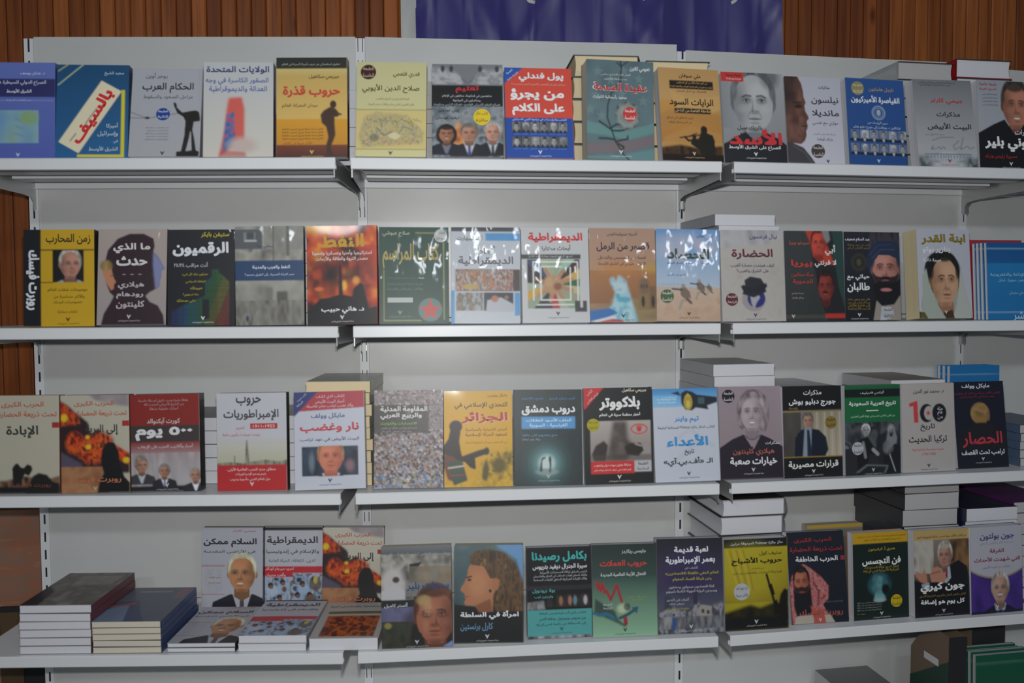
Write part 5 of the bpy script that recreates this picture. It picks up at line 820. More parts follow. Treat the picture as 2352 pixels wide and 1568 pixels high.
for k in range(6): a.l([(.04+.05*k,.12),(.10+.055*k,.30),(.16+.05*k,.42),(.22+.045*k,.56)],.010,'8c6c20' if k%2 else 'b0a040',.7)
a.n(0,0,1,1,['14140f','2c2810'],9,9,4,1,2,a.m_p([(0,.80),(.2,.76),(.4,.72),(.55,.76),(.8,.70),(1,.76),(1,1),(0,1)],5)); a.r(0,.86,1,1,'121316',5); K = '14140e'
a.l([(.66,.40),(.72,.56),(.80,.76)],.018,K); a.p([(.68,.52),(.74,.50),(.79,.62),(.75,.64)],K); a.p([(.76,.70),(.82,.68),(.88,.84),(.78,.86)],K); a.p([(.84,.74),(.88,.62),(.94,.56),(1,.58),(1,.9),(.84,.9)],K,2)
cover('I4', art=a, texts=[('حائز جائزة Pulitzer المرموقة مرتين',.10,.93,.05,'b4b8bc',1,.038),('ستيف كول',.55,.90,.165,'2c2c14',.9,.05),('حروب الأشباح',.11,.91,.245,'20200f',2,.095),('تاريخ العالم الخفي',.42,.62,.33,'4c4410',.4),('قصة وكالة المخابرات، وأفغانستان، وبن لادن',.13,.90,.37,'4c4410',.5)], badges=[(.265,.575,.125,'a4a8ac','كتاب نيويورك تايمز','الأكثر مبيعا','4c5054')], logo=(.49,.91,'b4b8b0'), spine='1a1a14', t=.034, fin='w')
a = Art('171a26',108,152); a.n(0,0,1,1,['8c3c3c','b07c7c','9c4c4c','a86868'],30,36,5,1,1,a.m_p([(.0,.60),(.05,.48),(.14,.40),(.26,.35),(.38,.40),(.56,.50),(.68,.60),(.66,.74),(.56,.80),(.62,.88),(.70,.92),(.74,1),(.02,1)],2)); a.p([(.18,.40),(.27,.37),(.34,.42)],'a8a4a4',1)
a.face(.21,.55,.13,.155,'9c5c44','141318',body=False,bald=.3,turn=-.05,beard='141318',mous='16151a',brow='14100f',lip='6c302c',shade='6c3830'); a.p([(.07,.58),(.12,.66),(.21,.62),(.30,.66),(.36,.56),(.38,.84),(.28,.99),(.12,.99),(.06,.80)],'14141a',2); a.e(.21,.655,.06,.012,'74342c',.4); a.p([(.05,1),(.08,.92),(.20,.90),(.42,.90),(.38,1)],'a49c90',1); a.p([(.58,1),(.56,.88),(.68,.92),(.76,1)],'a49c90',1); a.p([(.34,.80),(.44,.86),(.56,.84),(.60,1),(.40,1)],'a84c44',2); a.l([(.42,.56),(.5,.66),(.48,.80)],.02,'5c2428',.7)
cover('J4', art=a, texts=[('الحرب الكبرى',.12,.78,.095,'942c34',1.2,.055),('تحت ذريعة الحضارة',.04,.96,.195,'942c34',1.3,.065),('الحرب الخاطفة',.13,.87,.305,'c8ccd0',1.6,.075),('روبرت فيسك',.14,.90,.885,'8c4c44',1.2,.085),('From rural war',.60,.92,.77,'5c5c64',.2)], extra=[('r',.92,.275,.995,.325,'842c34')], logo=(.5,.965,'b0b0b0',0), spine='14151e', t=.026, fin='w')
a = Art('12201f'); a.r(0,0,1,.125,'b08c1c'); a.e(.47,.60,.19,.13,'244c54',.5); a.e(.40,.60,.06,.10,'487c84',.7); a.p([(.42,.55),(.46,.50),(.52,.52),(.52,.58),(.50,.66),(.58,.76),(.36,.76),(.42,.66)],'6c9ca0',2); a.e(.47,.78,.11,.025,'8ca4a4',.4); a.n(.28,.45,.68,.76,['12201f','3c747c','1c3438'],8,8,4,.5,2,a.m_e(.47,.60,.19,.12,.5)); a.e(.58,.66,.07,.06,'0f1718',.5)
cover('K4', art=a, texts=[('المقاتلون الاستخباراتيون: كيف قادت أميركا الحرب ضد من سي آي إيه',.08,.96,.045,'5c4410',.4),('وما جرى في أفغانستان وما تلاها في العراق',.20,.86,.085,'5c4410',.4),('هنري أ. كرامبتون',.27,.76,.195,'a8902c',1.2,.055),('فن التجسُّس',.16,.86,.335,'d0d4d0',2,.10),('الجهاز السري لوكالة الاستخبارات',.20,.82,.405,'94822c',.7),('المركزية الأميركية (سي آي إيه)',.18,.82,.44,'94822c',.7)]+[('خدمة لمسيرة سامية عن حرب الظل',.05,.50,.80+.028*k,'8c948c',.2) for k in range(4)]+[('نيويورك تايمز',.05,.20,.925,'94822c',.2)], badges=[(.77,.80,.105,'b09c1c','الطبعة',K5[1],'4c4010')], logo=(.5,.935,'b8bcb8'), spine='101a1a', back='a8642c', t=.026, fin='g')
a = Art('2e2a2c',108,152); a.r(0,0,1,.115,'a8905c'); a.g(.115,.65,'7c7068','4c3c34'); a.n(0,.115,.35,.5,['8c8880','a8a49c','5c4c40'],4,4,3,1,2); a.n(.65,.115,1,.5,['5c3c24','7c5c3c','34281f'],5,5,4,1,2); a.face(.56,.30,.12,.145,'9c7464','9c9890',suit='15161c',shirt='9cacb8',tie='8c2430',bald=.0,turn=-.4,brow='6c6460'); a.p([(.30,1),(.36,.60),(.50,.50),(.62,.42),(.80,.36),(.96,.44),(1,.60),(1,1)],'15161c',1); a.p([(.56,.46),(.64,.42),(.66,.56),(.58,.62),(.50,.60)],'98a8b4',1); a.p([(.56,.45),(.60,.45),(.60,.56),(.55,.58)],'8c2430',0)
a.p([(.28,.52),(.32,.44),(.42,.42),(.50,.46),(.58,.56),(.52,.62),(.40,.60),(.30,.60)],'a87864',1); a.l([(.32,.50),(.46,.48)],.014,'8c5c4c'); a.p([(.02,.46),(.14,.50),(.18,.44),(.22,.52),(.24,.62),(.12,.60),(.02,.52)],'a47460',1); a.p([(0,.56),(.20,.62),(.3,.72),(.5,.64),(1,.66),(1,1),(0,1)],'121319',3); a.p([(.12,.62),(.26,.60),(.28,.68),(.16,.68)],'8c98a4',1)
cover('L4', art=a, texts=[('من الكتب الأكثر مبيعا بحسب لائحة النيويورك تايمز',.05,.95,.075,'4c3c1c',.7),('جون كيري',.10,.90,.665,'d0d4d4',2.2,.125),('الكتاب المثير للجدل بقلم وزير الخارجية الأسبق',.08,.92,.755,'8c7434',.5),('كل يوم هو إضافة',.10,.90,.835,'d0d4d4',2,.075)], logo=(.52,.935,'b0b4b8'), spine='15161c', t=.028, fin='w')
a = Art('2c2660'); a.g(.4,1,'34286c','221e54'); a.n(0,.5,1,1,['2a2460','50308c','3a2c74'],3,3,5,.7,2); a.e(.50,.10,.85,.50,'8c8468',.01); a.e(.50,.085,.85,.495,'a4a4b0',.01); a.face(.56,.72,.155,.17,'a88878','a49c98',suit='181a2c',shirt='9cacc4',tie='5c2c3c',bald=.5,mous='b8b8b8',turn=-.1); a.r(0,.97,1,1,'181a30',1)
cover('M4', art=a, texts=[('جون بولتون',.18,.84,.115,'3c3c6c',1.2,.085),('مستشار الأمن القومي السابق',.18,.82,.19,'8c8c98',.3),('الغرفة',.36,.64,.285,'7c3444',1.5,.06),('التي شهدت الأحداث',.06,.95,.385,'7c3444',1.5,.075),('مذكرات من البيت الأبيض',.22,.76,.465,'6c6c84',.4)], logo=(.50,.93,'c8c8d0',0), spine='241f50', t=.032, fin='g')
# --- blue and green pamphlets at the right edge
a = Art('14548c', 4, 80); a.g(0,.27,'125088','14548c'); a.g(.27,1,'1c70a8','1a68a0'); a.r(0,.075,1,.085,'88a8c0'); a.r(0,.90,1,.91,'88a8c0')
cover('P2', art=a, texts=[('الإذاعة والتلفزيونية',.05,.70,.42,'8cb4cc',1,.05),('مصر ـ سوريا ـ لبنان',.2,.70,.49,'8cb4cc',.6),('د. علي سليمان',.40,.72,.66,'8cb4cc',.5),('للنشر',.45,.85,.955,'a0c0d0',.8)], spine='14548c', t=.010, fin='g')
a = Art('1c70a8', 4, 80); a.g(0,.6,'1c6ca8','1c70a8'); a.g(.38,.62,'1878b4','1c84c0'); a.r(0,.10,1,.108,'88a8c0'); a.g(.72,1,'1a3c80','1c447c')
cover('P3', art=a, texts=[('حملات الإعلام',.15,.6,.30,'8cb4cc',.6),('في',.3,.4,.36,'8cb4cc',.6),('فئة الأسرار والإعلام',.12,.86,.43,'98bcd0',1,.05),('د. علي عبد العال',.2,.7,.60,'8cb4cc',.5)], spine='14548c', t=.012, fin='g')
a = Art('12503c', 4, 60); a.r(0,.085,1,.092,'7c9c90'); cover('P5', art=a, texts=[('الإعلام السياسي الإذاعي',.30,1.0,.72,'7ca49c',1,.05)], spine='12503c', t=.012, fin='m')
# ------------------------------------------------------------------ books standing face out (bay, shelf, along, depth, yaw, lean, roll, width, height)
PL = {
'A1':(1,0,0.1530,0.3233,-0.0602,0.0895,0.0099,0.1571,0.2291),
'B1':(1,0,0.3191,0.3240,-0.0694,0.1355,0.0075,0.1648,0.2265),
'C1':(1,0,0.4895,0.3263,-0.0654,0.2475,0.0123,0.1630,0.2259),
'D1':(1,0,0.6646,0.3298,-0.0481,0.1369,0.0088,0.1624,0.2301),
'E1':(1,0,0.8392,0.3341,-0.0106,0.0885,0.0064,0.1660,0.2367),
'F1':(2,0,0.0959,0.3336,0.0557,0.1562,-0.0078,0.1658,0.2332),
'G1':(2,0,0.2786,0.3366,0.0373,0.1637,-0.0005,0.1696,0.2322),
'H1':(2,0,0.4536,0.3326,-0.0103,0.1954,0.0025,0.1651,0.2309),
'I1':(2,0,0.6511,0.3313,-0.0858,0.0693,-0.0065,0.1701,0.2427),
'J1':(2,0,0.8352,0.3206,-0.1089,0.1604,-0.0002,0.1610,0.2373),
'K1':(3,0,0.0803,0.3126,-0.0043,0.1316,0.0019,0.1672,0.2328),
'L1':(3,0,0.2445,0.3108,0.0227,0.1639,-0.0117,0.1532,0.2294),
'M1':(3,0,0.4168,0.3102,-0.0061,0.1481,-0.0174,0.1650,0.2295),
'N1':(3,0,0.6166,0.3105,0.0072,0.1535,0.0063,0.1702,0.2360),
'O1':(3,0,0.7978,0.3078,0.0142,0.1095,-0.0102,0.1747,0.2376),
'A2':(1,1,0.2285,0.3189,-0.0151,0.0547,0.0026,0.1659,0.2311),
'B2':(1,1,0.3986,0.3189,-0.0204,0.1209,0.0039,0.1626,0.2317),
'C2':(1,1,0.5649,0.3184,-0.0233,0.0766,0.0042,0.1592,0.2303),
'D2':(1,1,0.7293,0.3193,-0.0255,0.0646,0.0100,0.1623,0.2371),
'E2':(1,1,0.9017,0.3183,0.0008,0.0830,0.0136,0.1676,0.2376),
'F2':(2,1,0.1469,0.3182,-0.0080,0.1179,-0.0023,0.1679,0.2363),
'G2':(2,1,0.3199,0.3185,0.0165,0.1064,-0.0062,0.1685,0.2359),
'H2':(2,1,0.4932,0.3188,-0.0076,0.1228,0.0004,0.1672,0.2359),
'I2':(2,1,0.6608,0.3189,-0.0051,0.1137,-0.0036,0.1673,0.2347),
'J2':(2,1,0.8254,0.3196,0.0160,0.1164,-0.0130,0.1617,0.2321),
'K2':(3,1,0.0755,0.3199,0.0149,0.0996,0.0004,0.1691,0.2310),
'L2':(3,1,0.2435,0.3183,0.0004,0.0841,0.0008,0.1623,0.2308),
'M2':(3,1,0.4040,0.3171,0.0030,0.0769,-0.0041,0.1566,0.2290),
'N2':(3,1,0.6122,0.3179,-0.0129,0.0951,-0.0005,0.1555,0.2362),
'A3':(1,2,0.1400,0.3299,0.0171,0.0526,0.0047,0.1664,0.2344),
'B3':(1,2,0.3087,0.3301,0.0016,0.0524,0.0108,0.1629,0.2341),
'C3':(1,2,0.4745,0.3259,-0.0040,0.0549,0.0157,0.1647,0.2338),
'D3':(1,2,0.6818,0.3294,0.0105,0.0584,0.0110,0.1674,0.2365),
'E3':(1,2,0.8678,0.3242,-0.0295,0.0998,0.0207,0.1691,0.2356),
'F3':(2,2,0.1289,0.3271,0.0377,0.1120,-0.0037,0.1673,0.2374),
'G3':(2,2,0.2987,0.3308,0.0157,0.1193,-0.0029,0.1670,0.2338),
'H3':(2,2,0.4709,0.3314,0.0067,0.1097,-0.0077,0.1688,0.2349),
'I3':(2,2,0.6478,0.3345,-0.0061,0.0847,0.0044,0.1727,0.2378),
'J3':(2,2,0.8213,0.3343,-0.0139,0.1167,0.0076,0.1666,0.2322),
'K3':(3,2,0.0712,0.3258,0.0207,0.1112,-0.0038,0.1677,0.2334),
'L3':(3,2,0.2354,0.3314,-0.0102,0.0743,-0.0011,0.1626,0.2324),
'M3':(3,2,0.4034,0.3287,-0.0318,0.0460,0.0010,0.1599,0.2324),
'N3':(3,2,0.5678,0.3238,-0.0330,0.0635,0.0008,0.1574,0.2319),
'O3':(3,2,0.7361,0.3129,-0.0147,0.1292,0.0006,0.1540,0.2306),
'A4':(1,3,0.5398,0.0714,0.0104,0.0651,-0.0062,0.1674,0.2245),
'B4':(1,3,0.6997,0.0490,-0.0098,0.0530,-0.0081,0.1645,0.2186),
'C4':(1,3,0.8703,0.0844,-0.0531,0.0739,-0.0252,0.1646,0.2232),
'D4':(2,3,0.1461,0.3480,0.0470,0.1248,0.0126,0.1709,0.2430),
'E4':(2,3,0.3204,0.3391,0.0518,0.1238,-0.0065,0.1708,0.2360),
'F4':(2,3,0.4999,0.3216,0.0071,0.0778,0.0027,0.1630,0.2260),
'G4':(2,3,0.6643,0.3286,0.0153,0.0906,0.0014,0.1642,0.2288),
'H4':(2,3,0.8332,0.3310,0.0067,0.1068,-0.0033,0.1706,0.2366),
'I4':(3,3,0.0845,0.3326,0.0146,0.0749,-0.0063,0.1709,0.2310),
'J4':(3,3,0.2635,0.3247,0.0091,0.1671,-0.0055,0.1594,0.2332),
'K4':(3,3,0.4406,0.3192,-0.0087,0.0575,0.0014,0.1593,0.2285),
'L4':(3,3,0.6101,0.3308,-0.0048,0.0587,-0.0002,0.1622,0.2294),
'M4':(3,3,0.7687,0.3355,-0.0214,0.0508,0.0020,0.1573,0.2321),
}
LAB = {
'A1': 'blue book with a small map and dark title band, cut by the left frame edge',
'B1': 'teal book with a slanting cream strip of red handwriting and yellow corner lines',
'C1': 'pale grey book with a black headless statue raising its arm',
'D1': 'white book with an orange-red oil portrait fragment and blue title lines',
'E1': 'shrink-wrapped ochre book with a soldier silhouette and red title',
'F1': 'pale yellow book with a battle miniature drawing and round maroon badge',
'G1': 'grey book showing a warplane above and three smiling officials below',
'H1': 'red and blue book with large white title and two strips of small portraits',
'I1': 'thick grey-green book with faded stars, a black flower stem and a red badge',
'J1': 'sand-coloured book with the silhouette of a rifleman and two black text bars',
'K1': 'grey book with a large black-and-white portrait and a huge red title word',
'L1': 'white book with a dark profile filling its left edge and a round brown badge',
'M1': 'blue book with a round seal and twelve small portraits in two rows',
'N1': 'grey-white book with a signature and a white domed mansion at the foot',
'O1': 'book with a man in black, large white title, cut by the right frame edge',
'A2': 'yellow book with a black side band of vertical white letters and a man in profile',
'B2': 'beige book with a dark maroon head silhouette and a small face in profile',
'C2': 'black book with a figure made of rainbow-coloured rows of marks',
'D2': 'grey photographic book with a dark blue title band across it',
'E2': 'fiery orange book with a burning refinery and a gold title word',
'F2': 'dark green book with gold calligraphy, gold border lines and a red star',
'G2': 'white book with pale blue blocks and two rows of parliament photographs',
'H2': 'white book with a red title and many hands joined in a ring',
'I2': 'tan book with a blue-white splashing fountain over a sandcastle',
'J2': 'sky-blue and sand book with three kneeling soldiers in a desert',
'K2': 'pale grey book with a black bowler hat on a globe and a maroon badge',
'L2': 'dark grey-green book with two red-tinted faces running down its middle',
'M2': 'dark book with a bearded man wearing a navy turban',
'N2': 'very thick white book with a woman in a white headscarf and golden title',
'A3': 'cream book with small figures on a tank, cut by the left frame edge',
'B3': 'cream book with a fireball and black robed figure, on the third shelf',
'C3': 'dark red book with a numeral title band and three men in suits below',
'D3': 'white book with a thin tower skyline and a red band at the foot',
'E3': 'white book with a red and navy corner and a photo of a shouting man',
'F3': 'shrink-wrapped book covered by a dense crowd with a dark title box',
'G3': 'mustard yellow book with a hooded gunman in shadow and a red title',
'H3': 'dark teal book with two small figures in a glowing round tunnel',
'I3': 'black book with a burning truck photo, red paw mark and red corner',
'J3': 'white book with a gold police badge at the top and a light blue title',
'K3': 'mauve-grey book with a portrait of a short-haired woman in dark jacket',
'L3': 'black book with a standing man in a navy suit and gold lines',
'M3': 'green-topped book over a black-and-white photo of two robed men talking',
'N3': 'off-white book with a large red and black numeral hundred',
'O3': 'dark navy book showing the back of a blond head and a red title',
'A4': 'white book with a smiling white-haired man, standing behind the low stacks',
'B4': 'white book with a red band over a photo of people in white praying',
'C4': 'cream book with a fireball and black robed figure, behind the low stacks',
'D4': 'book with a half-lit male face below and a grey face above',
'E4': 'dark book with a woman in profile facing left and brown hair',
'F4': 'black book with a turquoise title and a turquoise band at the foot',
'G4': 'green-grey book with zigzag red and blue arrows',
'H4': 'dark violet book with a ruined city below and yellow subtitle lines',
'I4': 'dark yellow book with a rifle silhouette and a white round sticker',
'J4': 'dark navy book with a bearded man in a red-and-white headdress',
'K4': 'dark green book with a glowing chess piece and a yellow top band',
'L4': 'book with a silver-haired man pointing both hands forward',
'M4': 'white and violet book with a white-moustached man below a curved title panel',
}

KEYS = ('art','texts','spine','back','paper_','fin','hard','extra','badges','logo')
for k, (b_, row, s, dep, ya, le, ro, wd, ht) in PL.items():
    c = CV[k]; t = c['t']
    r_ = build_book(wd, ht, t, **{q: c[q] for q in KEYS if q in c}); tag(r_, LAB[k], 'book')
    stand(r_, b_, row, s, dep, ya, le, ro, wd, ht, t)

# ------------------------------------------------------------------ books lying flat in stacks
def flat_mats(w, h, t, spine, back, paper_, fin, hard, art=None, texts=()):
    return build_book(w, h, t, art=art, texts=texts, spine=spine, back=back, paper_=paper_, fin=fin, hard=hard)
def dup(root):
    r = root.copy(); COL.objects.link(r)
    for ch in list(root.children):
        c = ch.copy(); COL.objects.link(c); c.parent = r
        for g in ch.children: d = g.copy(); COL.objects.link(d); d.parent = c
    return r
def lie(root, b_, s, dep, ztop, ya, up=True):
    """tail edge towards the viewer; front cover up (spine to the right) or down (spine to the left); ztop = height of its top face"""
    B = Matrix(((1,0,0,0),(0,0,1,0),(0,-1,0,0),(0,0,0,1))) if up else Matrix(((-1,0,0,0),(0,0,1,0),(0,1,0,0),(0,0,0,1)))
    root.matrix_world = bay_frame(b_) @ Matrix.Translation((s, -dep, ztop)) @ Matrix.Rotation(-ya, 4, 'Z') @ B
def stack(b_, row, s, dep, w, h, ths, labs, grp, spine='888', back='999', paper_='w', fin='m', hard=False, up=True, tops=None, toptexts=(), jit=.004, base=0.0, seed=1):
    """ths: thickness of each book from the bottom up; labs: label per book from the bottom up (repeat = cannot be told apart)"""
    rg = random.Random(seed); z = ZL[row]+LIP+base+.0005; cache = {}
    for i, (t, lb) in enumerate(zip(ths, labs)):
        top = i == len(ths)-1 and tops is not None
        key = (round(t, 4), top)
        if top: o = flat_mats(w, h, t, spine, back, paper_, fin, hard, tops, toptexts)
        elif key in cache: o = dup(cache[key])
        else: o = cache[key] = flat_mats(w, h, t, spine, back, paper_, fin, hard)
        tag(o, lb, 'book', grp)
        lie(o, b_, s+rg.uniform(-jit, jit), dep+rg.uniform(-jit, jit), z+t if up else z, rg.uniform(-.012, .012), up); z += t+.0006
ORD = ['', 'first', 'second', 'third', 'fourth', 'fifth', 'sixth', 'seventh', 'eighth', 'ninth', 'tenth', 'eleventh']
def L2_(first, rest, n): return [rest.replace('lower in', ORD[n-i]+' from top in') for i in range(n-1)]+[first]
# top shelf
stack(2, 0, .628, .25, .166, .235, [.055]*5, L2_('cream-paged dark hardcover topmost behind the red and blue book', 'cream-paged hardcover lower in the tall pile between the red-blue and grey-green books', 5), 'hardcovers piled behind the red-blue and grey-green books', '50565c', '23282c', 'c', hard=True, seed=3)
stack(2, 0, .820, .25, .166, .235, [.053]*5, L2_('cream-paged dark-green hardcover topmost behind the sand-coloured book', 'cream-paged hardcover lower in the pile behind the sand-coloured book', 5), 'hardcovers piled behind the sand-coloured book', '20302c', '20302c', 'c', hard=True, up=False, seed=4)
stack(3, 0, .598, .239, .166, .235, [.049]*5+[.046], L2_('grey shrink-wrapped hardcover topmost in pile above the blue portrait book', 'white-edged book lower in the pile behind the white mansion book', 6), 'books piled behind the white mansion book', 'a4a8a8', '2c2224', 'g', hard=True, up=False, fin='w', seed=5, jit=.002)
stack(3, 0, .770, .24, .168, .235, [.051]*5+[.050], L2_('thick white-paged red hardcover topmost at the right end of the top shelf', 'white-edged hardcover lower in the pile at the right end of the top shelf', 6), 'hardcovers piled at the right end of the top shelf', '8c1c20', '20242c', 'w', hard=True, up=False, seed=6)
stack(1, 0, .850, .23, .166, .22, [.046]*4, L2_('thick book topmost in pile hidden behind the ochre soldier book', 'thick book lower in pile hidden behind the ochre soldier book', 4), 'books piled behind the ochre soldier book', 'b0b0ac', '3a3630', seed=7)
stack(2, 0, .115, .24, .166, .23, [.034]*6, L2_('book topmost in pile behind the pale yellow battle-drawing book', 'book lower in pile behind the pale yellow battle-drawing book', 6), 'books piled behind the pale yellow battle-drawing book', '8c9090', '70706c', 'g', fin='w', seed=8)
# second shelf
stack(1, 1, .748, .245, .166, .235, [.030]*7, L2_('book topmost in pile behind the grey photographic book', 'book lower in pile behind the grey photographic book', 7), 'books piled behind the grey photographic book', '3c3a36', '5c5c58', seed=9)
stack(3, 1, .086, .25, .168, .235, [.027]*9+[.029], L2_('white-edged paperback topmost above the bowler hat book', 'white-edged paperback lower in pile behind the bowler hat book', 10), 'paperbacks piled behind the bowler hat book', '888a90', 'a4a6ac', seed=10, up=False)
for i in range(4):
    c = CV['P2']
    r_ = build_book(.160, .206, .010, art=c['art'], texts=c['texts'] if i == 0 else (), spine='14548c', back='a0a4a8' if i else '14548c')
    tag(r_, 'bright blue pamphlet at the front of four, right end of second shelf' if i == 0 else ORD[i+1]+' pamphlet from the front, behind the bright blue one, second shelf', 'book', 'blue pamphlets on the second shelf')
    stand(r_, 3, 1, .820-.002*i, .312-.0118*i, 0, .07, 0, .160, .206, .010)
r_ = build_book(.160, .216, .018, spine='942830', back='942830'); tag(r_, 'plain red book peeping out between the headscarf book and blue pamphlets', 'book'); stand(r_, 3, 1, .812, .255, 0, .05, 0, .160, .216, .018)
# third shelf
stack(1, 2, .880, .265, .160, .235, [.0283]*9, L2_('cream-paged book topmost, above the white shouting-man book', 'cream-paged book lower in the tall pile behind the shouting-man book', 9), 'cream-paged books piled behind the shouting-man book', 'a4a090', '74726c', 'c', fin='w', seed=11)
stack(3, 2, .083, .25, .171, .235, [.0316]*8+[.031], L2_('white-edged book topmost above the mauve-grey portrait book', 'white-edged book lower in pile behind the mauve-grey portrait book', 9), 'books piled behind the mauve-grey portrait book', '9c9ca0', 'a8a8a8', up=False, seed=12)
stack(3, 2, .270, .25, .158, .235, [.037]*6, L2_('pale wrapped book topmost behind the navy-suit man book', 'pale book lower in pile behind the navy-suit man book', 6), 'books piled behind the navy-suit man book', '8c8c90', '9c9ca0', up=False, fin='w', seed=13)
stack(3, 2, .584, .25, .164, .235, [.0333]*7, L2_('white-edged book topmost behind the green-topped and hundred books', 'white-edged book lower in pile behind the green-topped book', 7), 'books piled behind the green-topped book', 'a0a0a4', '7c7068', up=False, seed=14)
stack(1, 2, .500, .235, .160, .22, [.033]*5, L2_('black-spined book topmost between dark red and white skyline books', 'black-spined book lower in pile right of the dark red book', 5), 'black-spined books piled behind the dark red book', '1c1a1c', '58585c', seed=15)
stack(1, 2, .700, .240, .150, .22, [.034]*5, L2_('book topmost in pile behind the white skyline book', 'book lower in pile behind the white skyline book', 5), 'books piled behind the white skyline book', '4a2c30', '8c8c90', seed=16)
stack(3, 2, .935, .30, .160, .225, [.022]*5, L2_('pale-edged book topmost in low pile, right end of third shelf', 'pale-edged book lower in the low pile, right end of third shelf', 5), 'books in the low pile at the right end of the third shelf', '4c5c74', '3c4c64', 'g', up=False, seed=17)
for i in range(3):
    c = CV['P3']
    r_ = build_book(.165, .255, .014, art=c['art'], texts=c['texts'] if i == 0 else (), spine='14548c', back='1c70a8')
    tag(r_, 'large blue pamphlet behind the dark navy book, right end of third shelf' if i == 0 else ORD[i+1]+' blue pamphlet from the front, behind the large one, third shelf', 'book', 'blue pamphlets on the third shelf')
    stand(r_, 3, 2, .905-.004*i, .066-.016*i, 0, .02, 0, .165, .255, .014)
# fourth shelf, piles on the left
tA = Art('6c6c68'); tA.n(0,0,1,1,['7c7c78','5c5450','8c8c88'],4,5,3,.8,2); tA.n(.3,.1,.9,.4,['8c8480','9c8c88'],5,3,2,.5); tA.p([(0,1),(0,.4),(.2,.6),(.25,1)],'2c2c2c',3)
stack(1, 3, .205, .337, .172, .235, [.0193]*5+[.0195], L2_('grey photographic book topmost of the leftmost pile on the fourth shelf', 'white-edged book lower in the leftmost pile on the fourth shelf', 6), 'books in the leftmost pile on the fourth shelf', '5c3038', '4c4c4c', tops=tA, seed=18, jit=.0015)
tB = Art('5c6270'); tB.p([(0,.45),(.35,.42),(.55,.75),(.75,1),(0,1)],'48506c',1); tB.p([(0,.65),(.25,.50),(.45,1),(0,1)],'70809c',1); tB.p([(.0,.62),(.0,.56),(.30,.46),(.36,.52)],'8c5c54',1); tB.r(.80,0,.95,.35,'8c6468',3,.6); tB.r(.2,.12,.7,.16,'a09890',1,.6)
stack(1, 3, .375, .337, .166, .235, [.0150]*5, L2_('blue-grey patterned book topmost of the second pile on the fourth shelf', 'pale-edged book lower in the second pile on the fourth shelf', 5), 'books in the second pile on the fourth shelf', '38466a', '38466a', 'p', tops=tB, seed=19, jit=.0015)
stack(1, 3, .551, .335, .165, .235, [.0105]*2, ['thin book under the white-haired man book lying flat', 'white book with a white-haired man lying flat on the fourth shelf'], 'two thin books lying beside the blue-grey pile', '1c2028', '1c2028', tops=CV['A4']['art'], toptexts=CV['A4']['texts'][:3], seed=20, jit=.0015)
stack(1, 3, .724, .335, .166, .235, [.019]*2, ['white-edged book under the flat red-banded book', 'white book with a red band lying flat on the fourth shelf'], 'two white-edged books lying before the praying crowd book', '8c8c90', 'a0a0a4', tops=CV['B4']['art'], toptexts=CV['B4']['texts'][:2], seed=21, jit=.0015)
tE = Art('a8a6a4'); tE.n(.12,.40,.92,.95,['1c1410','5c2018','b8581c','34281c','8c2c20'],8,7,4,1,3); tE.r(.10,.27,.95,.34,'54603c',1)
tE_t = [('الديمقراطية والإسلام في البرية',.08,.92,.14,'5c5058',1,.07)]
stack(1, 3, .894, .335, .168, .235, [.030], ['thick white book with a framed fire picture lying flat beside the half-lit face book'], None, '8c8c90', 'a0a0a4', tops=tE, toptexts=tE_t, seed=22, jit=.001)
# fourth shelf, piles on the right
stack(3, 3, .112, .25, .176, .235, [.055]*4+[.050, .046], L2_('thick white-paged hardcover topmost under the third shelf, behind the dark yellow book', 'thick white-paged hardcover lower in pile behind the dark yellow book', 6), 'hardcovers piled behind the dark yellow book', '8c8c90', '2a241c', 'w', hard=True, up=True, fin='w', seed=23)
tt = [('فن الحرب',.12,.40,.35,'8c7c3c',1)]
stack(3, 3, .630, .25, .166, .235, [.044]*7+[.032], L2_('white-paged book topmost of the tall pile behind the dark green book', 'dark-spined book lower in the tall pile behind the dark green book', 8), 'dark-spined books piled behind the dark green book', '2c2c30', '34302c', 'g', up=False, fin='w', seed=24)
aS = Art('5c5e5c', 30, 60); aS.g(0, 1, '686a66', '5a5c5c'); aS.r(0, 0, 1, .045, 'a88c3c')
r_ = build_book(.165, .226, .030, art=aS, spine='484848', back='a48c34', paper_='g'); tag(r_, 'grey book with a yellow top edge standing behind the headdress book', 'book'); stand(r_, 3, 3, .371, .215, 0, .04, 0, .165, .226, .030)
stack(3, 3, .795, .27, .160, .235, [.046]*4+[.047, .036], L2_('white-paged navy book topmost behind the violet book', 'white-paged navy book lower in pile behind the violet book', 6), 'navy books piled behind the violet book', '181c34', '181c34', 'w', up=False, fin='w', seed=26)
stack(3, 3, .965, .25, .160, .225, [.030]*9, L2_('purple book topmost at the right edge of the fourth shelf', 'purple book lower in pile at the right edge of the fourth shelf', 9), 'purple books at the right edge of the fourth shelf', '54205c', '54205c', 'g', up=False, seed=27)
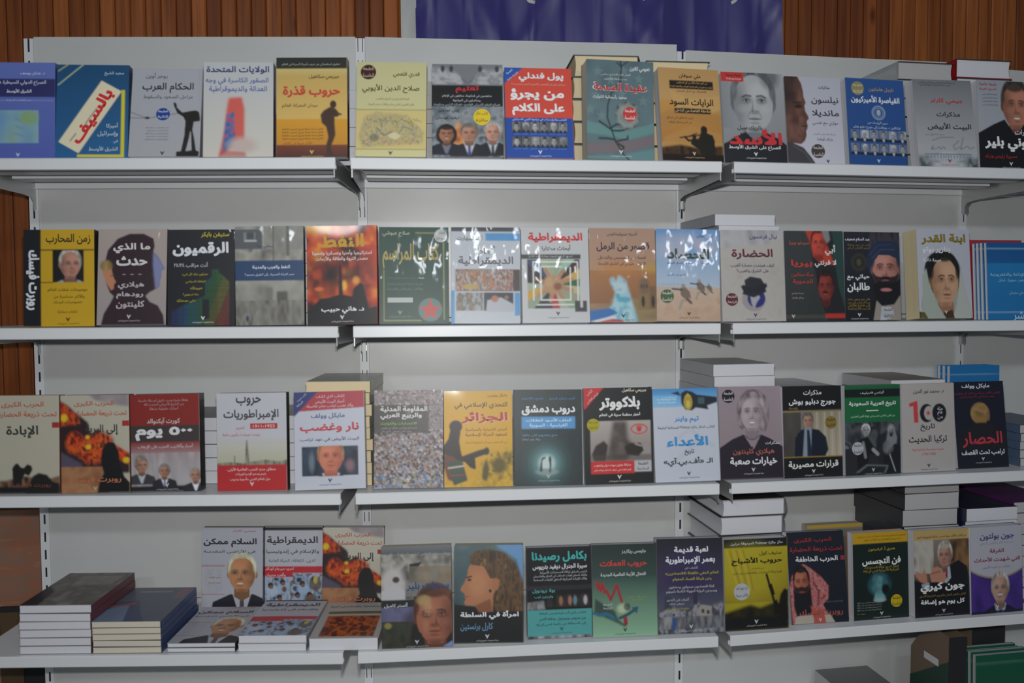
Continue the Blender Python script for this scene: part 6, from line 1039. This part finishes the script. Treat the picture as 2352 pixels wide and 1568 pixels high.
# fifth shelf, only its tallest things reach into the picture
stack(3, 4, .515, .25, .172, .235, [.040]*3, L2_('grey-covered book topmost of the pile at the bottom frame edge', 'book lower in the pile at the bottom frame edge', 3), 'books in the pile at the bottom frame edge', '74747c', '6c6c6c', 'g', seed=28)
for i in range(4):
    c = CV['P5']; dd = .003*i
    r_ = build_book(.168, .264+.004*(i % 2), .013, art=c['art'], texts=c['texts'] if i == 0 else (), spine='12503c', back='12503c', paper_='g')
    tag(r_, 'tall green book at the front, bottom right of the shelves' if i == 0 else ORD[i+1]+' tall green book from the front, bottom right of the shelves', 'book', 'tall green books at the bottom right')
    stand(r_, 3, 4, .822-dd, .305-.0148*i, 0, .03, 0, .168, .264, .013)
kr, nt, b = mat('brown_cardboard', (0.16,0.115,0.08), .8); bump(nt, b, 90, .3, .0006)
bk, nt, b = mat('black_paper_cover', (0.018,0.018,0.020), .6); gn, nt, b = mat('dark_green_paper_band', (0.02,0.055,0.04), .55); wl2, nt, b = mat('white_paper_label', (0.55,0.56,0.57), .7)
for i, (s0, w_) in enumerate(((.655, .050), (.785, .10))):
    root = empty('magazine_file', bay_frame(3) @ Matrix.Translation((s0, .075*i, ZL[4]+LIP))); tag(root, ('brown cardboard magazine file with black spine, left of the tall green books', 'black magazine file behind the tall green books')[i], 'magazine file', 'magazine files on the bottom shelf')
    yb = (-.14, -.105)[i]; pr = [(-.30, 0), (-.30, .322), (-.235, .328), (-.17, .275), (yb, .235), (yb, 0)]
    m = MB(); m.prism(pr, 0, .002); m.prism(pr, w_-.002, w_); m.box(.002, w_-.002, yb-.002, yb, 0, .2); m.box(.002, w_-.002, -.30, yb, 0, .002)
    obj('file_box', m.mesh('file_box'), root, [kr])
    m = MB(); m.box(-.001, w_+.001, -.3025, -.30, 0, .322); obj('spine_panel', m.mesh('spine_panel'), root, [bk])
    m = MB(); m.prism([(-.30, 0), (-.30, .255), (yb, .15), (yb, 0)], -.0012, -.0002); bd = obj('paper_band', m.mesh('paper_band'), root, [gn])
    m = MB(); m.box(-.0020, -.0013, -.26, -.20, .225, .245); obj('paper_label', m.mesh('paper_label'), bd, [wl2])
    m = MB(); m.box(.004, w_-.004, -.285, yb-.03, .003, .19); obj('papers', m.mesh('papers'), root, [PAPER['w']])

# ------------------------------------------------------------------ banner on the timber wall
bl, nt, b = mat('blue_banner_cloth', (0.036,0.030,0.19), .42); b.inputs['Sheen Weight'].default_value = .35; b.inputs['Specular IOR Level'].default_value = .6
bump(nt, b, 5, .6, .02, (1,1,.35), detail=3)
wh, nt, b = mat('white_banner_cloth', (0.50,0.51,0.50), .5); bump(nt, b, 8, .6, .02, (1,1,.4))
def cloth(x0t, x0b, x1t, x1b, z0, z1, y, nx, nz, f):
    m = MB(); V = []
    for j in range(nz+1):
        v = j/nz
        for i in range(nx+1):
            u = i/nx; xa = x0b+(x0t-x0b)*v; xb = x1b+(x1t-x1b)*v
            x = xa+(xb-xa)*u; V.append((x, y+f(x, v), z0+(z1-z0)*v))
    m.v = V; m.c = [None]*len(V); m.f = [(j*(nx+1)+i, j*(nx+1)+i+1, (j+1)*(nx+1)+i+1, (j+1)*(nx+1)+i) for j in range(nz) for i in range(nx)]
    return m
def fold(x, v):
    return -.035 - .010*math.sin(9.3*x+1.5*v) - .006*math.sin(23*x-4*v+1) - .004*math.sin(47*x+7*v) - .005*max(0, math.sin(61*x+2))**6 - .010*max(0, math.sin(13*x+6.5*v+.6))**8 - .009*max(0, math.sin(17*x-8*v+2.2))**10 - .008*abs(math.sin(5.2*x+.9))**18
root = empty('hanging_banner', Matrix.Translation((0, YW, 0))); tag(root, 'deep blue cloth banner with a white side border hanging on timber wall', 'banner')
me = cloth(.142, .150, 1.264, 1.335, 2.06, 2.86, 0, 150, 30, fold).mesh('banner_cloth'); me.shade_smooth(); obj('banner_cloth', me, root, [bl])
me = cloth(.100, .104, .144, .152, 2.10, 2.86, .0005, 8, 20, fold).mesh('white_border'); me.shade_smooth(); obj('white_border', me, root, [wh])
A, F_, bb = text_geo('شركة المطبوعات للتوزيع والنشر', .012)
sx = (1.235-.265)/(bb[2]-bb[0]); V = [((x-bb[0])*sx+.265, fold((x-bb[0])*sx+.265, .6)-.003, (y)*sx*1.25+2.462) for x, y in A]
me = bpy.data.meshes.new('banner_lettering'); me.from_pydata(V, [], F_); obj('banner_lettering', me, root, [wl2])
# board leaning behind the left end
rd, nt, b = mat('dark_red_print', (0.16,0.012,0.012), .6); br_, nt, b = mat('dark_olive_print', (0.10,0.06,0.03), .6)
root = empty('display_board', Matrix.Translation((-1.06, YW-.036, 0.0))); tag(root, 'dark board with a red disc leaning on the stone wall, bottom left corner', 'board')
m = MB(); m.box(-.06, .16, -.012, 0, .001, .585); obj('board_panel', m.mesh('board_panel'), root, [bk])
m = MB(); m.poly([(.075+.055*math.cos(t*math.pi/16), -.0135, .49+.065*math.sin(t*math.pi/16)) for t in range(32)]); obj('red_disc', m.mesh('red_disc'), root, [rd])
m = MB(); m.box(-.058, .005, -.0135, -.0125, .10, .57); obj('side_strip', m.mesh('side_strip'), root, [br_])

bpy.data.objects.remove(_to); bpy.context.view_layer.update()
